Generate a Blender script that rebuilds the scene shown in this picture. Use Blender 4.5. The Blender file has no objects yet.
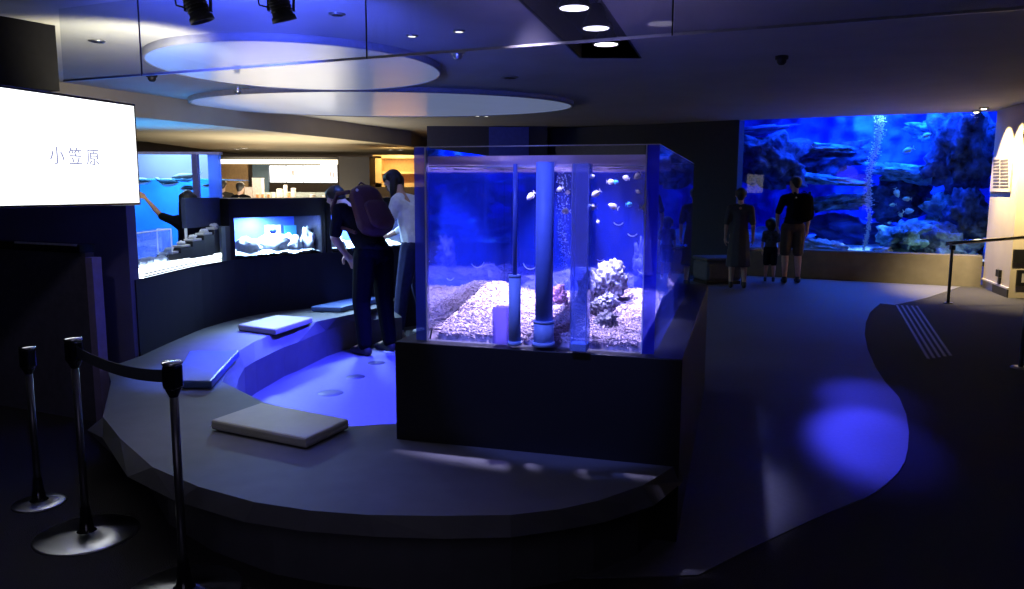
import bpy, bmesh, math, random
from math import sin, cos, tan, radians, pi, dist, atan2
from mathutils import Vector, Matrix, noise, Euler
random.seed(7)
C = bpy.context.scene.collection
SC = bpy.context.scene

# ------------------------------------------------------------------ camera and surveying helpers
F = 780.0; PIT = radians(7.7); ROL = radians(.22); EYE = 1.55
cam = bpy.data.objects.new('camera', bpy.data.cameras.new('camera')); C.objects.link(cam)
cam.data.lens = 36 * F / 1024; cam.data.sensor_width = 36; cam.data.clip_start = .05; cam.data.clip_end = 100
cam.matrix_world = Matrix.Translation((0, 0, EYE)) @ Euler((radians(90) - PIT, 0, 0)).to_matrix().to_4x4() @ Matrix.Rotation(ROL, 4, 'Z')
SC.camera = cam
def ray(x, y):
    u = (x - 512) / F; v = (294.5 - y) / F
    u, v = u * cos(ROL) + v * sin(ROL), -u * sin(ROL) + v * cos(ROL)
    return Vector((u, cos(PIT) + v * sin(PIT), -sin(PIT) + v * cos(PIT)))
def atz(x, y, z):
    d = ray(x, y); t = (z - EYE) / d.z; return Vector((d.x * t, d.y * t, z))
def aty(x, y, Y):
    d = ray(x, y); t = Y / d.y; return Vector((d.x * t, Y, EYE + d.z * t))
def atv(x, y, a, b):
    d = ray(x, y); nx, ny = b[1] - a[1], a[0] - b[0]
    t = (a[0] * nx + a[1] * ny) / (d.x * nx + d.y * ny)
    return Vector((d.x * t, d.y * t, EYE + d.z * t))

# ------------------------------------------------------------------ materials
MATS = {}
def mat(name, col, rough=.6, metal=0, spec=.5, var=.12, scale=20, bump=0, emis=None, es=0):
    if name in MATS: return MATS[name]
    m = bpy.data.materials.new(name); m.use_nodes = True; MATS[name] = m
    nt = m.node_tree; b = nt.nodes['Principled BSDF']
    b.inputs['Roughness'].default_value = rough; b.inputs['Metallic'].default_value = metal
    b.inputs['Specular IOR Level'].default_value = spec
    tc = nt.nodes.new('ShaderNodeTexCoord'); n = nt.nodes.new('ShaderNodeTexNoise'); n.inputs['Scale'].default_value = scale
    n.inputs['Detail'].default_value = 5
    nt.links.new(tc.outputs['Object'], n.inputs['Vector'])
    r = nt.nodes.new('ShaderNodeValToRGB')
    r.color_ramp.elements[0].position = .3; r.color_ramp.elements[1].position = .7
    r.color_ramp.elements[0].color = (*[c * (1 - var) for c in col], 1)
    r.color_ramp.elements[1].color = (*[min(1, c * (1 + var)) for c in col], 1)
    nt.links.new(n.outputs['Fac'], r.inputs['Fac']); nt.links.new(r.outputs['Color'], b.inputs['Base Color'])
    if bump:
        bp = nt.nodes.new('ShaderNodeBump'); bp.inputs['Strength'].default_value = bump; bp.inputs['Distance'].default_value = .12 if name.startswith('reef') else .02
        nt.links.new(n.outputs['Fac'], bp.inputs['Height']); nt.links.new(bp.outputs['Normal'], b.inputs['Normal'])
    if emis:
        b.inputs['Emission Color'].default_value = (*emis, 1); b.inputs['Emission Strength'].default_value = es
    return m
def glassy(name, tint=(1, 1, 1), body=None, fac=0, ior=1.45, gloss=(1, 1, 1), rough=0, translucent=.5):
    """clear sheet: see-through + Fresnel gloss, optionally with a cloudy body"""
    m = bpy.data.materials.new(name); m.use_nodes = True; MATS[name] = m
    nt = m.node_tree; nt.nodes.clear(); N = nt.nodes.new; L = nt.links.new
    out = N('ShaderNodeOutputMaterial'); tr = N('ShaderNodeBsdfTransparent'); tr.inputs[0].default_value = (*tint, 1)
    last = tr.outputs[0]
    if body:
        d = N('ShaderNodeBsdfDiffuse'); d.inputs[0].default_value = (*body, 1)
        t = N('ShaderNodeBsdfTranslucent'); t.inputs[0].default_value = (*body, 1)
        mx = N('ShaderNodeMixShader'); mx.inputs[0].default_value = translucent; L(d.outputs[0], mx.inputs[1]); L(t.outputs[0], mx.inputs[2])
        m2 = N('ShaderNodeMixShader'); m2.inputs[0].default_value = fac; L(last, m2.inputs[1]); L(mx.outputs[0], m2.inputs[2]); last = m2.outputs[0]
    g = N('ShaderNodeBsdfGlossy'); g.inputs['Roughness'].default_value = rough; g.inputs[0].default_value = (*gloss, 1)
    f = N('ShaderNodeFresnel'); f.inputs[0].default_value = ior
    ge = N('ShaderNodeNewGeometry'); iv = N('ShaderNodeMath'); iv.operation = 'SUBTRACT'; iv.inputs[0].default_value = 1; L(ge.outputs['Backfacing'], iv.inputs[1])
    mu = N('ShaderNodeMath'); mu.operation = 'MULTIPLY'; L(f.outputs[0], mu.inputs[0]); L(iv.outputs[0], mu.inputs[1])
    m3 = N('ShaderNodeMixShader'); L(mu.outputs[0], m3.inputs[0]); L(last, m3.inputs[1]); L(g.outputs[0], m3.inputs[2])
    L(m3.outputs[0], out.inputs[0]); return m
def glow(name, col, s):
    m = bpy.data.materials.new(name); m.use_nodes = True; MATS[name] = m
    nt = m.node_tree; nt.nodes.clear()
    o = nt.nodes.new('ShaderNodeOutputMaterial'); e = nt.nodes.new('ShaderNodeEmission')
    e.inputs[0].default_value = (*col, 1); e.inputs[1].default_value = s; nt.links.new(e.outputs[0], o.inputs[0]); return m

black = mat('black_paint', (.006, .006, .007), .55)
blackg = mat('black_gloss', (.006, .006, .008), .18)
steel = mat('brushed_steel', (.5, .5, .52), .32, 1, scale=60, bump=.05)
chrome = mat('polished_chrome', (.7, .7, .72), .12, 1, var=.03)
darksteel = mat('dark_steel', (.12, .12, .13), .35, .8)
carpet = mat('dark_carpet', (.03, .027, .026), .95, var=.35, scale=180, bump=.5)
vinyl = mat('grey_vinyl', (.11, .11, .125), .55, var=.08, scale=40)
benchm = mat('bench_grey', (.1, .1, .11), .6, var=.1, scale=8)
ceilm = mat('ceiling_paint', (.42, .42, .43), .75, var=.06, scale=2)
wallm = mat('dark_wall', (.05, .05, .06), .6, var=.1, scale=4)
beige = mat('beige_wall', (.62, .53, .37), .8, var=.05, scale=3)

# ------------------------------------------------------------------ mesh helpers
def add_box(bm, a, b, mi=0, mtx=None):
    x0, y0, z0 = a; x1, y1, z1 = b
    vs = [Vector(p) for p in ((x0,y0,z0),(x1,y0,z0),(x1,y1,z0),(x0,y1,z0),(x0,y0,z1),(x1,y0,z1),(x1,y1,z1),(x0,y1,z1))]
    if mtx: vs = [mtx @ v for v in vs]
    v = [bm.verts.new(p) for p in vs]
    for f in ((0,3,2,1),(4,5,6,7),(0,1,5,4),(1,2,6,5),(2,3,7,6),(3,0,4,7)):
        bm.faces.new([v[i] for i in f]).material_index = mi
def add_tube(bm, a, b, r0, r1=None, n=16, mi=0, caps=True):
    a, b = Vector(a), Vector(b); r1 = r0 if r1 is None else r1
    d = (b - a).normalized(); q = d.to_track_quat('Z', 'Y')
    ra = [bm.verts.new(a + q @ Vector((r0 * cos(2*pi*i/n), r0 * sin(2*pi*i/n), 0))) for i in range(n)]
    rb = [bm.verts.new(b + q @ Vector((r1 * cos(2*pi*i/n), r1 * sin(2*pi*i/n), 0))) for i in range(n)]
    for i in range(n):
        f = bm.faces.new((ra[i], ra[(i+1) % n], rb[(i+1) % n], rb[i])); f.material_index = mi; f.smooth = n > 6
    if caps:
        bm.faces.new(ra[::-1]).material_index = mi; bm.faces.new(rb).material_index = mi
def add_lathe(bm, prof, n=32, c=(0, 0, 0), mi=0):
    rings = []
    for r, z in prof:
        if r < 1e-5: rings.append([bm.verts.new((c[0], c[1], c[2] + z))])
        else: rings.append([bm.verts.new((c[0] + r*cos(2*pi*i/n), c[1] + r*sin(2*pi*i/n), c[2] + z)) for i in range(n)])
    for A, B in zip(rings, rings[1:]):
        for i in range(n):
            j = (i+1) % n
            q = [A[i % len(A)], A[j % len(A)], B[j % len(B)], B[i % len(B)]]
            q = list(dict.fromkeys(q))
            if len(q) > 2:
                f = bm.faces.new(q); f.smooth = True; f.material_index = mi
def add_prism(bm, pts, z0, z1, mi=0):
    a = [bm.verts.new((p[0], p[1], z0)) for p in pts]; b = [bm.verts.new((p[0], p[1], z1)) for p in pts]
    n = len(pts)
    bm.faces.new(a[::-1]).material_index = mi; bm.faces.new(b).material_index = mi
    for i in range(n): bm.faces.new((a[i], a[(i+1) % n], b[(i+1) % n], b[i])).material_index = mi
def add_ball(bm, c, r, sub=2, sc=(1, 1, 1), mtx=None, mi=0):
    M = Matrix.Translation(c) @ (mtx or Matrix()) @ Matrix.Diagonal((*sc, 1))
    res = bmesh.ops.create_icosphere(bm, subdivisions=sub, radius=r, matrix=M)
    for v in res['verts']:
        for f in v.link_faces: f.smooth = True; f.material_index = mi
    return res['verts']
def obj(name, bm, m, parent=None, bevel=0, fix=True):
    if fix: bmesh.ops.recalc_face_normals(bm, faces=bm.faces)
    me = bpy.data.meshes.new(name); bm.to_mesh(me); bm.free()
    for x in (m if isinstance(m, (list, tuple)) else [m]): me.materials.append(x)
    o = bpy.data.objects.new(name, me); C.objects.link(o)
    if parent: o.parent = parent
    if bevel:
        b = o.modifiers.new('edge', 'BEVEL'); b.width = bevel; b.segments = 2; b.limit_method = 'ANGLE'
    return o
def box(name, a, b, m, parent=None, bevel=0, mtx=None):
    bm = bmesh.new(); add_box(bm, a, b, 0, mtx); return obj(name, bm, m, parent, bevel)
def tag(o, label=None, cat=None, group=None, kind=None):
    if label: o['label'] = label
    if cat: o['category'] = cat
    if group: o['group'] = group
    if kind: o['kind'] = kind
    return o
def thing(name, label, cat, loc=(0, 0, 0), rz=0, group=None):
    o = bpy.data.objects.new(name, None); C.objects.link(o); o.empty_display_size = .1
    o.location = loc; o.rotation_euler = (0, 0, rz); return tag(o, label, cat, group)
def struct(name, bm, m, bevel=0): return tag(obj(name, bm, m, None, bevel), kind='structure')
def wall(name, pts, z0, z1, m, th=.12, side=1):
    """a run of wall through the ground points, given thickness to one side"""
    bm = bmesh.new(); P = [Vector(p[:2]) for p in pts]; Q = []
    for i, p in enumerate(P):
        d = (P[min(i+1, len(P)-1)] - P[max(i-1, 0)]).normalized(); Q.append(p + Vector((-d.y, d.x)) * th * side)
    add_prism(bm, [tuple(p) for p in P] + [tuple(p) for p in Q[::-1]], z0, z1)
    return struct(name, bm, m)
def light(name, kind, loc, e, col, target=None, size=.1, spot=60, blend=.5, sizey=None):
    l = bpy.data.lights.new(name, kind); l.energy = e; l.color = col
    if kind == 'SPOT': l.spot_size = radians(spot); l.spot_blend = blend; l.shadow_soft_size = size
    elif kind == 'AREA':
        l.size = size
        if sizey: l.shape = 'RECTANGLE'; l.size_y = sizey
    else: l.shadow_soft_size = size
    o = bpy.data.objects.new(name, l); C.objects.link(o); o.location = loc
    if target is not None: o.rotation_euler = (Vector(target) - Vector(loc)).to_track_quat('-Z', 'Y').to_euler()
    return o
def rock(name, c, size, m, seed=0, rz=0, sub=4, rough=.35, parent=None, freq=1.6, tilt=0):
    bm = bmesh.new(); bmesh.ops.create_icosphere(bm, subdivisions=sub, radius=1)
    off = Vector((seed * 13.7, seed * 7.1, seed * 3.3))
    M = Matrix.Rotation(rz, 3, 'Z') @ Matrix.Rotation(tilt, 3, 'Y')
    for v in bm.verts:
        p = v.co.copy()
        k = 1 + rough * noise.fractal(p * freq + off, 1, 2.1, 5) + .5 * rough * abs(noise.noise(p * freq * 3 + off)) - .35 * rough * (1 - abs(noise.noise(p * freq * 2 + off)) * 2)
        v.co = M @ Vector((p.x * k * size[0], p.y * k * size[1], p.z * k * size[2]))
    for f in bm.faces: f.smooth = True
    o = obj(name, bm, m, parent, fix=False); o.location = c; return o

# ================================================================== SETTING
# floor of dark carpet with the pale vinyl island that carries bench and tank
bm = bmesh.new(); add_box(bm, (-13, -2.5, -.1), (12, 23, 0)); struct('floor', bm, carpet)
isl = [atz(*p, 0) for p in ((880,301),(870,310),(866,320),(865,332),(868,347),(876,365),(886,380),(900,395),(907,412),(910,430),(909,446),(906,460),(899,471),(890,480),(878,490),(865,497),(835,509),(800,525),(750,549),(700,575))]
isl = [tuple(p[:2]) for p in isl]
bm = bmesh.new(); add_prism(bm, [(7.3, 12.6)] + [(6.0, 11.2), (5.2, 10.5)] + isl + [(.3, 2.95), (-.6, 3.1), (-1.9, 4.6), (-2.3, 6), (-2.0, 7.5), (-1.2, 9), (1, 12), (4.08, 14.2)], .0005, .006)
struct('floor_inlay', bm, vinyl)
# ceiling with a slot for the lamps over the tank
sa = atz(580, 57, 2.8); sb = atz(640, 55, 2.8); sc_ = atz(520, 0, 2.8); sd_ = atz(600, 0, 2.8)
def ext(a, b, Y): t = (Y - a.y) / (b.y - a.y); return (a.x + (b.x - a.x) * t, Y)
nl = ext(sa, sc_, 1.9); nr = ext(sb, sd_, 1.9); fl = (sa.x, sa.y); fr = (sb.x, sa.y)
bm = bmesh.new()
for P in ([(-13,-2.5),(12,-2.5),(12,1.9),(-13,1.9)], [(-13,1.9),nl,fl,(-13,fl[1])], [nr,(12,1.9),(12,fl[1]),fr], [(-13,fl[1]),(12,fl[1]),(12,12.4),(7.75,12.62),(4.22,14.37),(4.18,23),(-13,23)]):
    add_prism(bm, P, 2.8, 3.05)
struct('ceiling', bm, ceilm)
wall('wall_back', [(-13, 22), (12, 22)], 0, 3, mat('cafe_wall', (.16, .12, .08), .7))
wall('wall_left', [(-12, -2.5), (-12, 22)], 0, 3, wallm, .2, 1)
wall('wall_right', [(11, -2.5), (11, 22)], 0, 3, wallm, .2, -1)
wall('wall_front', [(-12, -2.4), (11, -2.4)], 0, 3, wallm, .2, -1)
# curved bench-side wall under the small tanks
cw = [atz(*p, .35) for p in ((141,359),(178.6,341.5),(214,327.5),(260.6,316),(307.5,310),(352,304))]
cw = [tuple(p[:2]) for p in cw]
cw2 = cw + [(-1.25, 8.62), (-.7, 8.95), (-.1, 9.1)]
def smooth(P, n=4):
    out = []
    for i in range(len(P) - 1):
        p0 = P[max(i-1, 0)]; p1 = P[i]; p2 = P[i+1]; p3 = P[min(i+2, len(P)-1)]
        for k in range(n):
            t = k / n
            out.append(tuple(.5 * ((2*p1[j]) + (-p0[j]+p2[j])*t + (2*p0[j]-5*p1[j]+4*p2[j]-p3[j])*t*t + (-p0[j]+3*p1[j]-3*p2[j]+p3[j])*t**3) for j in (0, 1)))
    return out + [P[-1]]
cws = smooth(cw2)
navy = mat('navy_panel', (.018, .018, .034), .85, spec=.15, var=.08, scale=3)
wall('wall_curved', cws, 0, .9, navy, .5, 1)
e0 = cw[0]; dv = Vector((-.91, .414))
wall('wall_screen', [(-5.2, 5.85), (-2.685, 5.45)], 0, 2.11, mat('screen_wall_purple', (.12, .12, .19), .6, scale=3), .1, 1)
# bulkhead hanging from the ceiling at the left
bk = atz(53, 29, 2.8); bl = atz(0, 20, 2.8); dr = (bk - bl).normalized()
bm = bmesh.new(); n0 = bk - dr * 3.0
add_prism(bm, [(bk.x, bk.y), (n0.x, n0.y), (n0.x - 1.6, n0.y + .6), (bk.x - 1.6, bk.y + .7)], 2.3, 2.8)
struct('ceiling_bulkhead', bm, mat('bulkhead_grey', (.007, .007, .009), .95, spec=0))
# lowered cafe ceiling
s1 = atz(135, 120, 2.48); s2 = atz(256, 133, 2.48); s3 = atz(410, 147, 2.48)
bm = bmesh.new(); k = (s3 - s1); s0 = s1 - k * .9; s4 = s1 + k * 1.0
add_prism(bm, [(s0.x, s0.y), (s4.x, s4.y), (s4.x, 21.9), (s0.x, 21.9)], 2.48, 2.8)
struct('ceiling_lowered', bm, mat('tan_ceiling', (.42, .37, .28), .8, scale=1))
# dark partition walls behind the tank
pA = aty(426, 150, 16); pB = aty(546, 150, 16); pC = aty(738, 150, 15.6)
wall('wall_partition', [(pA.x, 16), (pB.x, 16), (pB.x + .02, 16.6), (4.09, 14.36)], 0, 2.8, mat('partition_dark', (.03, .03, .045), .6), .3, 1)
box('trim_1', (pA.x + 1.25, 15.93, 1.9), (pA.x + 2.05, 16.02, 2.78), mat('blue_panel', (.05, .07, .4), .5))['kind'] = 'structure'

# ================================================================== BIG TANK
A = Vector((4.13, 14.3)); B = Vector((7.62, 12.6)); wd = (B - A).normalized(); wn = Vector((-wd.y, wd.x))
WL = (B - A).length
def W(s, t, z): p = A + wd * s + wn * t; return Vector((p.x, p.y, z))
def atw(x, y, t):                     # hit the plane t metres behind the big window
    a = A + wn * t; return atv(x, y, a, a + wd)
sillm = mat('sill_concrete', (.14, .12, .09), .8, scale=6)
SILL = .50
bm = bmesh.new(); add_prism(bm, [A[:], B[:], (B + wn * .35)[:], (A + wn * .35)[:]], 0, SILL); struct('wall_aquarium', bm, sillm)
bm = bmesh.new(); add_prism(bm, [(A + wd * .02 + wn * .12)[:], (B + wn * .12)[:], (B + wn * .2)[:], (A + wd * .02 + wn * .2)[:]], SILL, 2.8)
tag(obj('window_1', bm, glassy('tank_window', (.95, .98, 1), ior=1.38)), kind='structure')
deep = mat('deep_blue_liner', (.03, .05, .55), .9, var=.25, scale=1.2)
bm = bmesh.new()                       # tank shell: floor, end walls
a0 = A + wn * .36 - wd * .5; b0 = B + wn * .36 + wd * .8; a1 = a0 + wn * 4.6 - wd * .7; b1 = b0 + wn * 4.6 + wd * 2.4
add_prism(bm, [a0[:], b0[:], b1[:], a1[:]], 0, .3)
for p, q in ((a0, a1), (b0, b1), (a1, b1)):
    d = (q - p).normalized() * .1; nn = Vector((-d.y, d.x))
    add_prism(bm, [p[:], q[:], (q + nn)[:], (p + nn)[:]], .3, 3.6)
struct('wall_tank_liner', bm, deep)
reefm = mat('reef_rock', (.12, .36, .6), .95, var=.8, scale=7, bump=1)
reefd = mat('reef_rock_dark', (.03, .08, .24), .95, var=.85, scale=6, bump=1)  # blue of the water haze is put into both rock colours
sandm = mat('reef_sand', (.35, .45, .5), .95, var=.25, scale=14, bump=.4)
# rugged back reef wall
bm = bmesh.new(); nx, nz = 110, 46; G = {}
bw0 = a1 - wn * .9; bw1 = b1 - wn * .9 - wd * .3
for i in range(nx + 1):
    for j in range(nz + 1):
        u = i / nx; z = .2 + 3.2 * j / nz; p = bw0.lerp(bw1, u); q = Vector((u * 9, z, 3.1))
        h = .75 * noise.fractal(q * .9, 1, 2, 6) + .3 * abs(noise.noise(q * 2.3))
        ledge = .35 * max(0, noise.noise(Vector((u * 4, z * 2.2, 9))))
        p = p - wn * (h + ledge + .2 * sin(z * 3.5 + u * 5))
        G[i, j] = bm.verts.new((p.x, p.y, z))
for i in range(nx):
    for j in range(nz):
        bm.faces.new((G[i, j], G[i+1, j], G[i+1, j+1], G[i, j+1])).smooth = True
tag(obj('reef_wall', bm, mat('reef_wall_blue', (.02, .07, .6), .95, var=.45, scale=2.2, bump=.8)), 'rugged blue rock face across the back of the large aquarium', 'rock face')  # wall colour carries the blue light scattered by the water
bm = bmesh.new(); G = {}
for i in range(61):
    for j in range(31):
        p = (a0.lerp(b0, i / 60)).lerp(a1.lerp(b1, i / 60), j / 30); q = Vector((p.x, p.y, 0))
        G[i, j] = bm.verts.new((p.x, p.y, .36 + .06 * j / 30 * 6 + .12 * noise.fractal(q * 1.1, 1, 2, 4)))
for i in range(60):
    for j in range(30): bm.faces.new((G[i, j], G[i+1, j], G[i+1, j+1], G[i, j+1])).smooth = True
tag(obj('sand_bed', bm, sandm), 'blue-lit sandy bottom of the large aquarium', 'sand', kind='stuff')
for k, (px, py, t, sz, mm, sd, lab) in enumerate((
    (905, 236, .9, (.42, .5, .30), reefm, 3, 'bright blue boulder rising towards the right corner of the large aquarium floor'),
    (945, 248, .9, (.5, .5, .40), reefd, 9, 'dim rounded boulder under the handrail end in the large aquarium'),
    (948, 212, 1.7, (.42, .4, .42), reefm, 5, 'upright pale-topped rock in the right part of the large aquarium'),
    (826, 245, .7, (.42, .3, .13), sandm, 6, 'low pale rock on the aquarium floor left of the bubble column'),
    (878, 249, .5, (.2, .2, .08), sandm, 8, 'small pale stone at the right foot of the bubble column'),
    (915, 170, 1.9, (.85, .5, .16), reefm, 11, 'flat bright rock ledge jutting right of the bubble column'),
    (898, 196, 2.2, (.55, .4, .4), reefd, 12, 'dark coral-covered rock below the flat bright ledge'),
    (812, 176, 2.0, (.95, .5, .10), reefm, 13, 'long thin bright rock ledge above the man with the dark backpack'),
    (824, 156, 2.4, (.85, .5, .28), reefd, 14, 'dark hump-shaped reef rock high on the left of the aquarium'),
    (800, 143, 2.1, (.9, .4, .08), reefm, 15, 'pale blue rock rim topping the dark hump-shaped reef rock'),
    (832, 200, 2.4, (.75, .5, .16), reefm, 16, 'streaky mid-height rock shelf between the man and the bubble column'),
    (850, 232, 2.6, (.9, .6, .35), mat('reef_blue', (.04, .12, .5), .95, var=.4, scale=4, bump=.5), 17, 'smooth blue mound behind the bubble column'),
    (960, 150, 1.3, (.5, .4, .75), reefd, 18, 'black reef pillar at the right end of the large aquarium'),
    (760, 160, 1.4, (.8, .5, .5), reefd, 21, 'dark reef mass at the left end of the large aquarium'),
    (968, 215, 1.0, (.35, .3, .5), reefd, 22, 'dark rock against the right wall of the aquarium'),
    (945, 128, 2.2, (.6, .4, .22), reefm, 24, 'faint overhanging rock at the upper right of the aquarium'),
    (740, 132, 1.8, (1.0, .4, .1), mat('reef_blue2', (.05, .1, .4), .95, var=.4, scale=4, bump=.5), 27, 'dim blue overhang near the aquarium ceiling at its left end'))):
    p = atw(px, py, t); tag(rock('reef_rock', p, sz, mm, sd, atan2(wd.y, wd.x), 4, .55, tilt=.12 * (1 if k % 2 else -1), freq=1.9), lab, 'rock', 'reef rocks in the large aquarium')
# bubbles
bubm = mat('bubble_white', (.75, .85, .9), .3, var=.05)
bm = bmesh.new(); top = atw(878, 108, 1.1); bot = atw(863, 247, 1.1)
for k in range(1700):
    u = random.random(); p = bot.lerp(top, u); w = .016 + .03 * u
    p = p + Vector((random.gauss(0, w) + .05 * sin(u * 9), random.gauss(0, w), 0)); r = random.uniform(.005, .014)
    add_ball(bm, p, r, 1, (1.2, 1.2, .7))
tag(obj('bubble_column', bm, bubm, fix=False), 'tall glittering bubble column rising in the large aquarium', 'bubbles', kind='stuff')
# fish
def fish_mesh(name, L=.08, hgt=.45):
    bm = bmesh.new(); n = 12; prof = ((0, .02), (.08, .35), (.22, .8), (.4, 1), (.58, .85), (.75, .45), (.86, .16), (.9, .12)); rings = []
    for u, k in prof:
        rings.append([bm.verts.new((L * (.5 - u), L * .16 * k * cos(2*pi*i/n), L * hgt * .5 * k * sin(2*pi*i/n))) for i in range(n)])
    for a, b in zip(rings, rings[1:]):
        for i in range(n): bm.faces.new((a[i], a[(i+1) % n], b[(i+1) % n], b[i])).smooth = True
    bm.faces.new(rings[0]); bm.faces.new(rings[-1])
    return bm
def fin_mesh(L, hgt, which):
    bm = bmesh.new()
    if which == 'tail': P = [(-.38, 0), (-.52, .22), (-.56, .2), (-.5, 0), (-.56, -.2), (-.52, -.22)]
    elif which == 'dorsal': P = [(.15, .42), (.0, .62), (-.25, .52), (-.32, .18), (0, .3)]
    else: P = [(.1, -.42), (-.05, -.6), (-.28, -.45), (-.32, -.16), (0, -.3)]
    for s in (-1, 1):
        bm.faces.new([bm.verts.new((x * L, s * .008 * L, z * L * (1 if which == 'tail' else hgt))) for x, z in P])
    a = list(bm.verts); n = len(P)
    for i in range(n): bm.faces.new((a[i], a[(i+1) % n], a[n + (i+1) % n], a[n + i]))
    return bm
def fish(p, rz, L, m, lab, group, hgt=.5, tilt=0):
    t = thing('fish', lab, 'fish', p, rz, group); t.rotation_euler = (0, tilt, rz)
    obj('fish_body', fish_mesh('b', L, hgt), m, t)
    for w in ('tail', 'dorsal', 'belly'): obj(w + '_fin', fin_mesh(L, hgt, w), m, t)
    return t
fcy = mat('fish_cyan', (.3, .75, .7), .5); fgn = mat('fish_green', (.25, .55, .4), .5)
wrz = atan2(wd.y, wd.x)
for px, py, L, m, r, tl, lab in ((907, 147, .26, fcy, pi, .4, 'bright cyan fish diving above the flat rock ledge'), (896, 190, .24, fcy, 0, 1.2, 'cyan fish heading steeply down below the ledge'),
    (906, 196, .2, fgn, pi, 0, 'greenish round fish in the middle of the group below the ledge'), (908, 208, .24, fcy, 0, -.1, 'slim pale fish lowest in the group below the ledge'),
    (900, 212, .15, fgn, 0, .9, 'small green fish pointing up at the bottom of the group'), (892, 202, .16, fgn, pi, .2, 'dim rounded fish nearest the bubble column'), (889, 220, .1, fgn, 0, 0, 'tiny dim fish below all others beside the bubble column'),
    (925, 132, .22, fcy, 0, -.3, 'faint pale fish high at the right of the bubble column')):
    fish(atw(px, py, 1.0), wrz + r, L * .75, m, lab, 'fish in the large aquarium', .5, tl)
# lamps over the large aquarium
BLU = (.012, .11, 1)
for s, t, e in ((.9, 1.6, 110), (2.6, 1.2, 240), (3.9, 1.6, 90), (2.2, 3.4, 330)):
    light('aquarium_light', 'AREA', W(s, t, 3.3), e, BLU, W(s, t + 1.3, 0), 1.1)
light('aquarium_light', 'SPOT', top + Vector((.1, .05, 1.2)), 1500, (.4, .8, 1), bot.lerp(top, .3), .05, 17, .6)  # added narrow spot, brightens the bubble column only

# ================================================================== RIGHT COLUMN
c1 = Vector((7.26, 11.31)); c0 = Vector((7.64, 12.58))
bm = bmesh.new(); add_prism(bm, [c0[:], c1[:], (11, 11.15), (11, 13.5), (8.2, 13.5)], 0, 2.8); struct('wall_column', bm, beige)
def onf1(x, y): return atv(x, y, c0, c1)
fd1 = (c1 - c0).normalized(); nf1 = Vector((fd1.y, -fd1.x)); nf1 = nf1 if nf1.dot(-c1) > 0 else -nf1
bm = bmesh.new(); q0 = c0.lerp(c1, .45)
add_prism(bm, [(q0)[:], (c1)[:], (c1 + nf1 * .02)[:], (q0 + nf1 * .02)[:]], 0, .12); struct('baseboard_right', bm, mat('dark_skirting', (.03, .028, .025), .5))
bm = bmesh.new(); add_prism(bm, [(c0)[:], (c1)[:], (c1 + nf1 * .02)[:], (c0 + nf1 * .02)[:]], .12, .15); struct('trim_2', bm, mat('pale_trim', (.7, .65, .6), .5))
def slab_on(name, x0, y0, x1, y1, m, th, lab=None, cat=None, a=c0, b=c1, parent=None, nrm=nf1, off=0):
    p = atv(x0, y0, a, b); q = atv(x1, y1, a, b); p2 = atv(x0, y1, a, b)
    zt, zb = p.z, q.z; n3 = nrm
    bm = bmesh.new(); o1 = nrm * off; o2 = nrm * (off + th)
    add_prism(bm, [(p.x + o1.x, p.y + o1.y), (q.x + o1.x, q.y + o1.y), (q.x + o2.x, q.y + o2.y), (p.x + o2.x, p.y + o2.y)], zb, zt)
    o = obj(name, bm, m, parent)
    return tag(o, lab, cat) if lab and cat else o
t = thing('information_board', 'pale board with rows of dark print on the lit beige column', 'sign', (0, 0, 0))
slab_on('board', 993, 154, 1010, 188, mat('board_cream', (.55, .5, .4), .6), .02, parent=t)
inkm = mat('ink_dark', (.06, .05, .05), .7)
for r in range(9):
    y = 156 + r * 3.3
    slab_on('text_line', 994, y, 1000, y + 1.5, inkm, .003, parent=t, off=.02)
    slab_on('text_line', 1001, y, 1009, y + 1.5, inkm, .003, parent=t, off=.02)
for y in (139, 144.5, 149.5):
    for x in (1012, 1015.3):
        pass
t = thing('wall_intercom', 'slim dark handset box low on the lit beige column', 'intercom')
slab_on('housing', 998.6, 265.5, 1001.3, 273.5, black, .04, parent=t); slab_on('stem', 999.2, 273.5, 1000.4, 281, black, .02, parent=t)
nf2 = Vector((0, -1)); f2b = Vector((11, 11.15))
t = thing('notice_board', 'wide black board on the wall right of the column', 'sign')
slab_on('board', 1013, 245.5, 1040, 259, black, .03, a=c1, b=f2b, parent=t, nrm=nf2)
t = thing('framed_notice', 'black frame holding a pale notice below the wide black board', 'frame')
slab_on('frame', 1016.5, 266, 1040, 282, black, .03, a=c1, b=f2b, parent=t, nrm=nf2); slab_on('notice', 1020.5, 269.5, 1036, 278.5, mat('notice_grey', (.5, .47, .4), .6), .006, a=c1, b=f2b, parent=t, nrm=nf2, off=.03)
for px, py, rr in ((1000, 120, 0), (1020, 115, 0)):
    pass
WARM = (1, .78, .42)
d1 = thing('downlight', 'left of the two tiny lit downlights above the beige column', 'ceiling light', (*atz(975, 107.5, 2.8)[:2], 2.8), 0, 'downlights by the column')
d2 = thing('downlight', 'right of the two tiny lit downlights above the beige column', 'ceiling light', (*atz(982.5, 104, 2.8)[:2], 2.8), 0, 'downlights by the column')
for d in (d1, d2):
    bm = bmesh.new(); add_lathe(bm, [(.045, 0), (.07, 0), (.07, -.012), (.045, -.02)], 20); obj('trim_ring', bm, darksteel, d)
    bm = bmesh.new(); add_lathe(bm, [(0, -.03), (.03, -.028), (.045, -.014), (.045, -.002)], 20); obj('lens', bm, glow('warm_lens', (1, .85, .6), 9), d)
pm = c0.lerp(c1, .5) + nf1 * .32
light('column_spot', 'SPOT', (pm.x, pm.y, 2.76), 560, WARM, (pm.x - nf1.x * .3, pm.y - nf1.y * .3, 1.2), .03, 80, .6)
pm = c0.lerp(c1, .95) + nf1 * .32
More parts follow.
